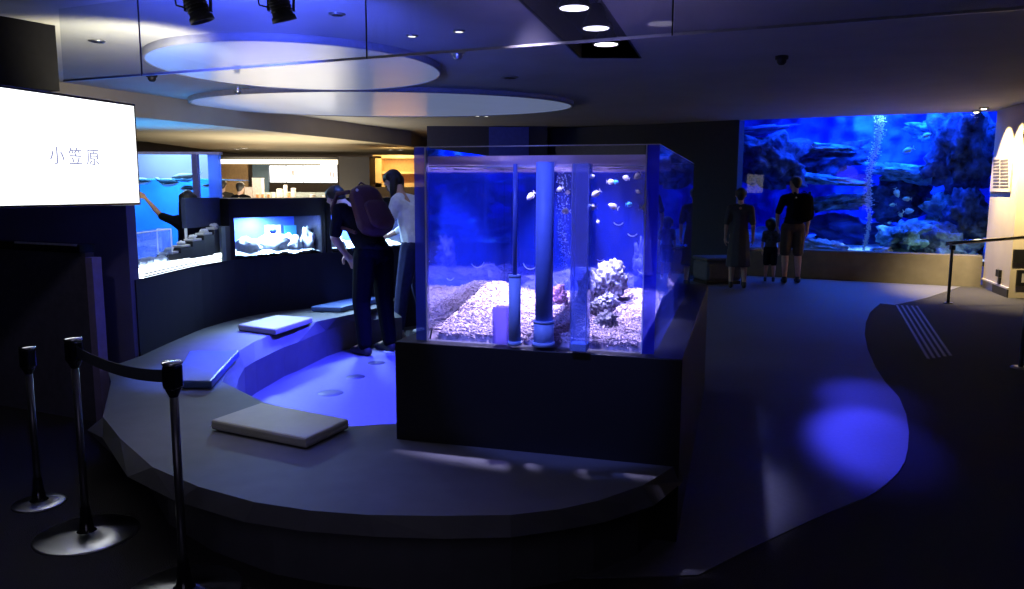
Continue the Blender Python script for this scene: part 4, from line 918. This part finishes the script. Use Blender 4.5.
for px, py in ((236, 151), (243, 150), (389, 150.5), (399, 150.5)):
    p = atz(px, py, 2.48) if atz(px, py, 2.48).y < 21 else Vector((aty(px, py, 20).x, 20, 2.48))
    t = thing('downlight', 'small bright cafe ceiling light, dot at ' + {236: 'the left of the left pair', 243: 'the right of the left pair', 389: 'the left of the pair over the yellow shelving', 399: 'the right of the pair over the yellow shelving'}[px], 'ceiling light', p, 0, 'cafe downlights')
    bm = bmesh.new(); add_lathe(bm, [(.06, 0), (.09, 0), (.09, -.01), (.06, -.015)], 16); obj('trim_ring', bm, steel, t)
    bm = bmesh.new(); add_lathe(bm, [(0, -.014), (.06, -.012), (.06, -.001)], 16); obj('lens', bm, MATS['lens_glow'], t)

# ================================================================== PEOPLE
_t = bmesh.new(); bmesh.ops.create_icosphere(_t, subdivisions=2, radius=1); ICO = [v.co.copy() for v in _t.verts]; _t.free()
def hull(bm, pts):
    """tapered limb: hull of balls (centre, radius or (rx,ry,rz))"""
    vs = []
    for c, r in pts:
        r = r if isinstance(r, tuple) else (r, r, r)
        vs += [bm.verts.new((c[0] + p.x * r[0], c[1] + p.y * r[1], c[2] + p.z * r[2])) for p in ICO]
    bmesh.ops.convex_hull(bm, input=vs)
    bmesh.ops.delete(bm, geom=[v for v in bm.verts if not v.link_faces], context='VERTS')
def chain(bm, pts):
    for a, b in zip(pts, pts[1:]):
        b2 = bmesh.new(); hull(b2, [a, b])
        me = bpy.data.meshes.new('tmp'); b2.to_mesh(me); b2.free(); bm.from_mesh(me); bpy.data.meshes.remove(me)
def blob(name, bm, m, parent, vox=.012, sm=3):
    me = bpy.data.meshes.new('tmp'); bm.to_mesh(me); bm.free(); o = bpy.data.objects.new('tmp', me); C.objects.link(o)
    r = o.modifiers.new('r', 'REMESH'); r.mode = 'VOXEL'; r.voxel_size = vox; r.use_smooth_shade = True
    s = o.modifiers.new('s', 'SMOOTH'); s.iterations = sm; s.factor = .5
    bpy.context.view_layer.update(); dg = bpy.context.evaluated_depsgraph_get()
    m2 = bpy.data.meshes.new_from_object(o.evaluated_get(dg)); bpy.data.objects.remove(o); m2.name = name
    m2.materials.clear(); m2.materials.append(m)
    for p in m2.polygons: p.use_smooth = True
    o = bpy.data.objects.new(name, m2); C.objects.link(o); o.parent = parent; return o
skin = mat('skin', (.55, .34, .25), .5, var=.05); hairm = mat('hair_black', (.012, .01, .01), .45)
def hand(bm, wr, d, palm_n, curl=.4, s=1.0, thumb=1):
    """palm and five fingers: wr wrist, d pointing direction, palm_n palm normal"""
    d = d.normalized(); pn_ = (palm_n - d * palm_n.dot(d)).normalized(); sd2 = d.cross(pn_) * thumb
    c = wr + d * .045 * s
    chain(bm, [(wr, .024 * s), (c, .026 * s)])
    for k, (o, L) in enumerate(((-.028, .062), (-.0095, .074), (.0095, .08), (.028, .07))):
        base = wr + d * .085 * s + sd2 * o * s
        chain(bm, [(c + sd2 * o * .7 * s, .015 * s), (base, .0105 * s)])
        p = base; dd = d.copy(); segs = [(p, .0105 * s)]
        for q in range(3):
            dd = (dd + pn_ * curl * .8).normalized(); p = p + dd * L * s * (.42, .32, .26)[q]; segs.append((p, (.0095, .009, .008)[q] * s))
        chain(bm, segs)
    b0 = wr + d * .03 * s + sd2 * .026 * s; b1 = b0 + (sd2 * .75 + d * .6 + pn_ * .3).normalized() * .04 * s; b2 = b1 + (d * .9 + sd2 * .25 + pn_ * .4).normalized() * .032 * s
    chain(bm, [(c, .018 * s), (b0, .014 * s), (b1, .012 * s), (b2, .010 * s)])
def person(label, loc, rz, J, look, top, bottom, shoe, hair='short', k=1.0, sleeve=.75, legs='long', group=None, vox=.009, sex='m', skirt=None, headtilt=0, eyes=True, topm2=None):
    """J: joints in the person's own frame (facing +Y). k scales limb girth."""
    t = thing('person', label, 'person', loc, rz, group)
    V = {n: Vector(p) for n, p in J.items()}
    look = Vector(look).normalized()
    bm = bmesh.new(); hd = V['head']; up = (hd - V['neck']).normalized(); side = look.cross(up).normalized(); up2 = side.cross(look).normalized()
    HM = Matrix((side, look, up2)).transposed()
    S = J.get('hs', (1,))[0] if isinstance(J.get('hs'), tuple) else 1
    hs = V['hs'].x if 'hs' in V else 1.0
    def hp_(x, y, z): return hd + HM @ Vector((x, y, z)) * hs
    # head: skull, jaw, nose, brow, ears
    hull(bm, [(hp_(0, -.012, .03), .078 * hs), (hp_(0, .02, .03), .072 * hs)])
    chain(bm, [(hp_(0, .025, .02), .062 * hs), (hp_(0, .045, -.065), .036 * hs)])
    chain(bm, [(hp_(0, .02, -.03), .058 * hs), (hp_(0, .04, -.05), .045 * hs)])
    chain(bm, [(hp_(0, .09, .012), .010 * hs), (hp_(0, .108, -.018), .0135 * hs)])
    for s in (-1, 1):
        chain(bm, [(hp_(s * .078, 0, .018), .012 * hs), (hp_(s * .08, -.006, -.012), .01 * hs)])
        chain(bm, [(hp_(s * .012, .087, .028), .013 * hs), (hp_(s * .045, .075, .03), .012 * hs)])
    chain(bm, [(hp_(-.018, .083, -.047), .010 * hs), (hp_(.018, .083, -.047), .010 * hs)])
    chain(bm, [(hp_(0, -.02, -.04), .05 * k), (V['neck'], .052 * k), (V['chest'], .09 * k)])
    chain(bm, [(V['chest'], (.12 * k, .09 * k, .1 * k)), (V['pelvis'], (.12 * k, .09 * k, .08 * k))])
    for s in 'LR':
        sh, el, wr = V['sh' + s], V['el' + s], V['wr' + s]
        chain(bm, [(V['chest'], .07 * k), (sh, .045 * k), (el, .034 * k), (el.lerp(wr, .3), .035 * k), (wr, .022 * k)])
        hdv = V.get('hd' + s, wr + (wr - el)) - wr
        hand(bm, wr, hdv, V.get('pn' + s, Vector((1 if s == 'L' else -1, .3, 0))), .35, k, 1 if s == 'L' else -1)
        hi, kn, an = V['hi' + s], V['kn' + s], V['an' + s]
        chain(bm, [(V['pelvis'], .09 * k), (hi, .08 * k), (kn, .052 * k), (kn.lerp(an, .3), .055 * k), (an, .034 * k)])
        to = V.get('to' + s, an + Vector((0, .14, -.045))); chain(bm, [(an, .034 * k), (to, .028 * k)])
    blob('body', bm, skin, t, vox, 2)
    # eyes
    if eyes:
        bm = bmesh.new()
        for s in (-1, 1): add_ball(bm, hp_(s * .03, .088, .008), .0085 * hs, 2)
        obj('eyes', bm, mat('eye_dark', (.02, .015, .012), .2), t)
    # hair
    bm = bmesh.new()
    hull(bm, [(hp_(0, -.03, .045), .086 * hs), (hp_(0, .018, .065), .072 * hs)])
    chain(bm, [(hp_(0, -.045, .03), .075 * hs), (hp_(0, -.05, -.02), .058 * hs)])
    for s in (-1, 1): chain(bm, [(hp_(s * .05, -.02, .06), .045 * hs), (hp_(s * .066, -.015, .02), .024 * hs)])
    if hair == 'long':
        dn = Vector((0, 0, -1))
        for s in (-1, 0, 1):
            p0 = hp_(s * .05, -.05, 0); chain(bm, [(p0, .045 * hs), (p0 + dn * .1 * hs + side * s * .01, .042 * hs), (p0 + dn * .23 * hs + look * .02, .024 * hs)])
    blob('hair', bm, hairm, t, vox, 3)
    # top garment
    bm = bmesh.new(); ch, pe = V['chest'], V['pelvis']; mid = ch.lerp(pe, .5)
    wdt = (.175, .155)[sex == 'f'] * k; sv2 = (V['shR'] - V['shL']).normalized()
    for pr in ([(ch + Vector((0, 0, .03)), (.13 * k, .10 * k, .08 * k)), (mid, (.135 * k, .10 * k, .1 * k))], [(mid, (.135 * k, .10 * k, .1 * k)), (pe + Vector((0, 0, .02)), (.15 * k, .115 * k, .06 * k))]): chain(bm, pr)
    chain(bm, [(V['shL'], .06 * k), (V['neck'] + Vector((0, 0, -.03)), .06 * k), (V['shR'], .06 * k)])
    for s in 'LR':
        sh, el, wr = V['sh' + s], V['el' + s], V['wr' + s]
        chain(bm, [(ch, .1 * k), (sh, .06 * k)])
        if sleeve <= 1: chain(bm, [(sh, .06 * k), (sh.lerp(el, sleeve), .052 * k)])
        else: chain(bm, [(sh, .06 * k), (el, .046 * k), (el.lerp(wr, sleeve - 1), .036 * k)])
    blob('shirt', bm, top, t, vox, 3)
    # bottom garment
    bm = bmesh.new()
    if skirt:
        chain(bm, [(mid, (.12 * k, .1 * k, .05)), (pe, (.16 * k, .13 * k, .05)), (Vector((pe.x, pe.y, skirt)), (.21 * k, .18 * k, .02))])
        blob('skirt', bm, bottom, t, vox, 3)
    else:
        chain(bm, [(pe + Vector((0, 0, .03)), (.145 * k, .11 * k, .06 * k)), (pe + Vector((0, 0, -.06)), (.15 * k, .12 * k, .06 * k))])
        for s in 'LR':
            hi, kn, an = V['hi' + s], V['kn' + s], V['an' + s]
            chain(bm, [(pe, .11 * k), (hi, .098 * k)])
            if legs == 'long': chain(bm, [(hi, .098 * k), (kn, .072 * k), (an + Vector((0, 0, .02)), .056 * k)])
            else: chain(bm, [(hi, .1 * k), (hi.lerp(kn, .97), .085 * k)])
        blob('trousers' if legs == 'long' else 'shorts', bm, bottom, t, vox, 3)
    for s in 'LR':
        an = V['an' + s]; to = V.get('to' + s, an + Vector((0, .14, -.045))); dd = (to - an); dd.z = 0; dd.normalize(); bm = bmesh.new(); g = Vector((0, 0, J.get('shz', 1) and 0))
        heel = an - dd * .035 + Vector((0, 0, -.045)); zf = min(an.z, to.z) - .03
        chain(bm, [(an + Vector((0, 0, -.0)), .042 * k), (heel, .036 * k)]); chain(bm, [(heel, .036 * k), (an + dd * .09 + Vector((0, 0, -.045)), .038 * k), (an + dd * .165 + Vector((0, 0, -.052)), .028 * k)])
        chain(bm, [(an, .04 * k), (an + dd * .09 + Vector((0, 0, -.04)), .034 * k)])
        blob('shoe', bm, shoe, t, .008, 2)
    return t
def backpack(label, loc, rz, tilt, m, w=.3, h=.45, dpt=.17):
    t = thing('backpack', label, 'backpack', loc, rz); t.rotation_euler = (tilt, 0, rz)
    bm = bmesh.new(); chain(bm, [(Vector((0, 0, h * .3)), (w * .46, dpt * .42, h * .2)), (Vector((0, -.01, -h * .25)), (w * .52, dpt * .52, h * .22))]); blob('bag_body', bm, m, t, .01, 3)
    bm = bmesh.new(); chain(bm, [(Vector((0, -dpt * .42, h * .05)), (w * .36, dpt * .16, h * .1)), (Vector((0, -dpt * .5, -h * .25)), (w * .38, dpt * .2, h * .16))]); blob('front_pocket', bm, m, t, .01, 3)
    for s in (-1, 1):
        bm = bmesh.new(); pts = [Vector((s * w * .3, dpt * .25, h * .42)), Vector((s * w * .36, dpt * .9, h * .5)), Vector((s * w * .4, dpt * 1.45, h * .3)), Vector((s * w * .42, dpt * 1.3, -.02)), Vector((s * w * .45, dpt * .4, -h * .3))]
        chain(bm, [(p, (.022, .010, .022)) for p in pts]); blob('strap', bm, m, t, .008, 2)
    bm = bmesh.new(); chain(bm, [(Vector((-.04, .0, h * .5)), .008), (Vector((0, 0, h * .55)), .008), (Vector((.04, 0, h * .5)), .008)]); blob('grab_handle', bm, m, t, .006, 1)
    bm = bmesh.new(); add_ball(bm, (-w * .38, -dpt * .36, h * .34), .014); obj('badge', bm, mat('badge_white', (.9, .9, .85), .4), t)
    return t

def stand_J(h=1.7, **o):
    s = h / 1.7
    J = dict(pelvis=(0, 0, .95), chest=(0, 0, 1.27), neck=(0, -.01, 1.44), head=(0, .015, 1.58), shL=(-.17, -.01, 1.37), shR=(.17, -.01, 1.37), elL=(-.22, -.03, 1.1), elR=(.22, -.03, 1.1), wrL=(-.23, .04, .87), wrR=(.23, .04, .87),
        hiL=(-.09, 0, .9), hiR=(.09, 0, .9), knL=(-.10, .02, .5), knR=(.10, .02, .5), anL=(-.11, -.03, .085), anR=(.11, -.03, .085))
    J.update(o); J = {a: tuple(c * s for c in b) for a, b in J.items()}; return J
blk = mat('cloth_black', (.012, .013, .02), .9, spec=.05); blk2 = mat('cloth_charcoal', (.004, .004, .006), .9, spec=.05); wht = mat('cloth_white', (.85, .88, .95), .9, spec=.05); jean = mat('denim', (.03, .035, .09), .9, spec=.1); maroon = mat('bag_maroon', (.075, .02, .03), .6, scale=60)
shb = mat('shoe_black', (.02, .02, .02), .5); shw = mat('shoe_white', (.75, .75, .78), .6)
# man in black bending over the small aquarium: in his own frame he faces +Y; turned so that +Y points to the left and away
mp_ = Vector((-1.31, 7.25, .006))
Jm = dict(pelvis=(0, -.02, .98), chest=(0, .20, 1.24), neck=(0, .36, 1.37), head=(-.01, .47, 1.44), shL=(-.16, .24, 1.34), shR=(.18, .25, 1.31), elL=(-.20, .28, 1.09), elR=(.22, .36, 1.05), wrL=(-.08, .27, .93), wrR=(.16, .30, .90),
    hiL=(-.09, -.02, .93), hiR=(.1, -.03, .93), knL=(-.11, .03, .5), knR=(.13, -.02, .5), anL=(-.12, -.02, .085), anR=(.15, -.06, .085), hdL=(-.02, .28, .88), hdR=(.10, .27, .84), pnL=(0, -.2, -1), pnR=(0, -.2, -1))
mr = radians(52)
person('man in a black T-shirt bending over the small aquariums with a maroon backpack', mp_, mr, Jm, (0, .75, -.55), blk, blk2, shb, 'short', 1.2, .8, 'long', vox=.008)
Rm = Matrix.Rotation(mr, 3, 'Z')
backpack('maroon backpack on the back of the bending man in black', mp_ + Rm @ Vector((0, -.0, 1.33)), mr, radians(-25), maroon, .40, .54, .22)
# woman in white
wp_ = Vector((-1.03, 8.02, .006)); wr_ = radians(62)
Jw = dict(pelvis=(0, -.03, .93), chest=(0, .06, 1.22), neck=(0, .14, 1.39), head=(0, .22, 1.51), shL=(-.15, .08, 1.33), shR=(.15, .08, 1.33), elL=(-.19, .16, 1.08), elR=(.2, .2, 1.08), wrL=(-.14, .36, .98), wrR=(.12, .4, .98),
    hiL=(-.08, -.03, .88), hiR=(.08, -.03, .88), knL=(-.09, .06, .48), knR=(.11, .0, .48), anL=(-.09, .12, .085), anR=(.13, -.1, .085), hdL=(-.1, .44, .96), hdR=(.09, .48, .96), pnL=(0, -.2, -1), pnR=(0, -.2, -1))
Jw = {a: (b if a[:2] == 'pn' else (b[0], b[1], b[2] * 1.065)) for a, b in Jw.items()}
person('woman in a white blouse and jeans looking down beside the bending man', wp_, wr_, Jw, (0, .8, -.6), wht, jean, shw, 'long', 1.08, 1.5, 'long', vox=.008, sex='f')
# child pointing, seen dark against the pool
cp_ = aty(187, 210, 8.3); cz = 0
h0 = aty(189, 193, 8.3).z
Jc = stand_J(h0 / 1.0 * .985, elL=(-.33, .1, 1.42), wrL=(-.5, .15, 1.62), hdL=(-.58, .18, 1.71), pnL=(0, .3, -1), elR=(.22, .03, 1.12), wrR=(.16, .2, .95))
person('child in black raising an arm to point at the penguins', (cp_.x, 8.3, 0), radians(10), Jc, (-.3, 1, .1), blk, blk2, shb, 'long', .85, .9, 'long', vox=.012, sex='f')
# cafe visitors
for px, lab, hh, hr in ((240, 'dark-haired cafe visitor standing left of the white boxes', 1.66, 'short'), (222, 'dark-clothed cafe visitor at the far left beside the pool end', 1.72, 'short')):
    p = aty(px, 200, 16.2); person(lab, (p.x, 16.2, 0), .3 if px == 222 else -.2, stand_J(hh), (0, 1, 0), blk2 if px == 240 else mat('cloth_brown', (.05, .04, .03), .9, spec=.05), blk, shb, hr, 1.15, 1.5, 'long', 'cafe visitors', vox=.018)
# man by the large aquarium
ap = atz(783, 281, .006); ah = aty(793, 176, ap.y).z
Ja = stand_J(ah * 1.0, head=(.0, .02, 1.60), elL=(-.25, .0, 1.12), wrL=(-.22, .14, .92), anL=(-.1, -.02, .085), anR=(.12, .03, .085), chest=(.03, 0, 1.27))
khaki = mat('khaki', (.06, .04, .03), .85)
person('man in a black T-shirt and brown shorts watching the large aquarium', (ap.x + .12, ap.y, .006), radians(-8), Ja, (-.6, .8, .05), blk, khaki, shb, 'short', 1.08, .85, 'short', vox=.013)
backpack('black backpack on the man at the large aquarium', (ap.x + .2, ap.y - .19, 1.26), radians(-8), 0, blk2, .34, .5, .16)
kp = atz(769, 279, .006)
person('small child in a striped shirt standing left of the man at the large aquarium', (kp.x, kp.y, .006), radians(-20), dict(stand_J(1.02), hs=(1.15, 1.15, 1.15), head=(0, .01, .93)), (0, 1, 0), mat('striped_shirt', (.05, .05, .08), .8, var=.9, scale=14), blk, shb, 'short', .68, .8, 'short', vox=.014)
dp = atz(737, 286, .006)
person('woman in a long grey dress standing in the dark left of the large aquarium', (dp.x, dp.y, .006), radians(-15), stand_J(1.56), (0, 1, 0), mat('dress_grey', (.06, .055, .06), .85), MATS['dress_grey'], shb, 'short', .95, .9, 'long', vox=.014, sex='f', skirt=.35)
# round seat in the dark
q = atz(721, 283, .006)
t = thing('hall_seat', 'dark rounded upholstered seat behind the glass tank', 'seat', (q.x, q.y + .3, .006), .2)
bm = bmesh.new(); add_box(bm, (-.32, -.28, .05), (.32, .28, .38)); obj('seat_block', bm, mat('seat_grey', (.1, .1, .12), .8), t, .06)
bm = bmesh.new(); add_box(bm, (-.3, -.26, 0), (.3, .26, .05)); obj('seat_base', bm, black, t)
bm = bmesh.new(); add_box(bm, (-.33, -.29, .38), (.33, .29, .44)); obj('seat_cushion', bm, mat('seat_top', (.08, .08, .1), .8), t, .03)
q = atz(742, 284, .006); a = aty(727, 249, q.y); b = aty(762, 249, q.y)
t = thing('low_rail', 'thin black rail on one post left of the watching man', 'rail', (q.x, q.y, .006))
bm = bmesh.new(); add_tube(bm, (0, 0, 0), (0, 0, a.z - .01), .02); obj('post', bm, black, t)
bm = bmesh.new(); add_tube(bm, (a.x - q.x, 0, a.z), (b.x - q.x, 0, a.z), .02); obj('rail', bm, black, t)

# ================================================================== LIGHT OF THE ROOM AND ADDED FILLS
DB = (.07, .085, 1)
light('well_spot', 'SPOT', (-.95, 6.4, 2.74), 2700, (.037, .04, 1), (-1.15, 6.0, 0), .08, 62, .5)
light('well_spot', 'SPOT', sp1, 60, (.1, .14, 1), (-.75, 3.1, .35), .05, 34, 1)
light('bench_spot', 'SPOT', sp2, 24, (.7, .75, 1), (-1.35, 3.9, .3), .05, 38, .9)
light('pad_spot', 'SPOT', (-1.9, 6.2, 2.7), 500, (.06, .14, 1), (-2.02, 5.05, .4), .05, 22, .6)
light('far_pad_spot', 'SPOT', (-1.3, 7.2, 2.7), 160, (.1, .2, 1), (-1.68, 7.8, .4), .05, 20, .6)
light('floor_spot', 'SPOT', (3.9, 9.6, 2.7), 1250, (.045, .05, 1), (2.28, 4.75, 0), .1, 8.5, .7)
light('floor_spot', 'SPOT', (4.0, 9.8, 2.7), 520, (.045, .05, 1), (2.7, 5.7, 0), .1, 10, 1)
light('floor_spot', 'SPOT', (3.2, 8.2, 2.75), 9, (.1, .12, 1), (2.6, 7.8, 0), .25, 50, .8)
light('ceiling_fill', 'SPOT', (-1.5, 4.4, 2.0), 620, (.07, .11, 1), atz(260, 10, 2.8), .2, 85, .8)  # added uplight in place of blue bounce on the ceiling
light('ceiling_fill', 'SPOT', (.4, 3.9, 2.0), 16, (.3, .3, 1), (.8, 4.7, 2.8), .3, 120, 1)  # second added uplight for the ceiling glow
light('screen_fill', 'SPOT', (-2.55, 6.0, 2.0), 300, (1, .9, .55), atz(105, 52, 2.8), .15, 95, .7)  # added spot, makes the pale ceiling area beside the screen
light('hall_fill', 'AREA', (2.5, 1.0, 2.7), 0.7, (.5, .46, .5), (2.5, 2.5, 0), 3)
light('hall_fill', 'AREA', (-.9, .8, 1.5), 5, (.45, .42, .7), (-3.4, 5.5, .9), 1.2)  # invented dim fill for the left wall and stand
light('visitor_fill', 'SPOT', (-.5, 6.6, 2.74), 26, (.6, .7, 1), (-1.05, 8.0, 1.3), .05, 26, .8)  # added spot on the woman, replaces light from the glass tank
light('stand_fill', 'SPOT', (-1.6, 1.6, 2.7), 45, (.6, .52, .7), (-3.2, 5.3, .6), .1, 30, 1)  # added spot, lifts the dark stand at the left

w = bpy.data.worlds.new('world'); SC.world = w; w.use_nodes = True; w.node_tree.nodes['Background'].inputs[0].default_value = (.25, .28, .45, 1); w.node_tree.nodes['Background'].inputs[1].default_value = .011
SC.view_settings.view_transform = 'Standard'; SC.view_settings.look = 'None'; SC.view_settings.exposure = 0; SC.view_settings.gamma = 1; SC.view_settings.use_curve_mapping = False
SC.cycles.max_bounces = 10; SC.cycles.transparent_max_bounces = 24; SC.cycles.caustics_reflective = False; SC.cycles.caustics_refractive = False
SC.cycles.sample_clamp_indirect = 3
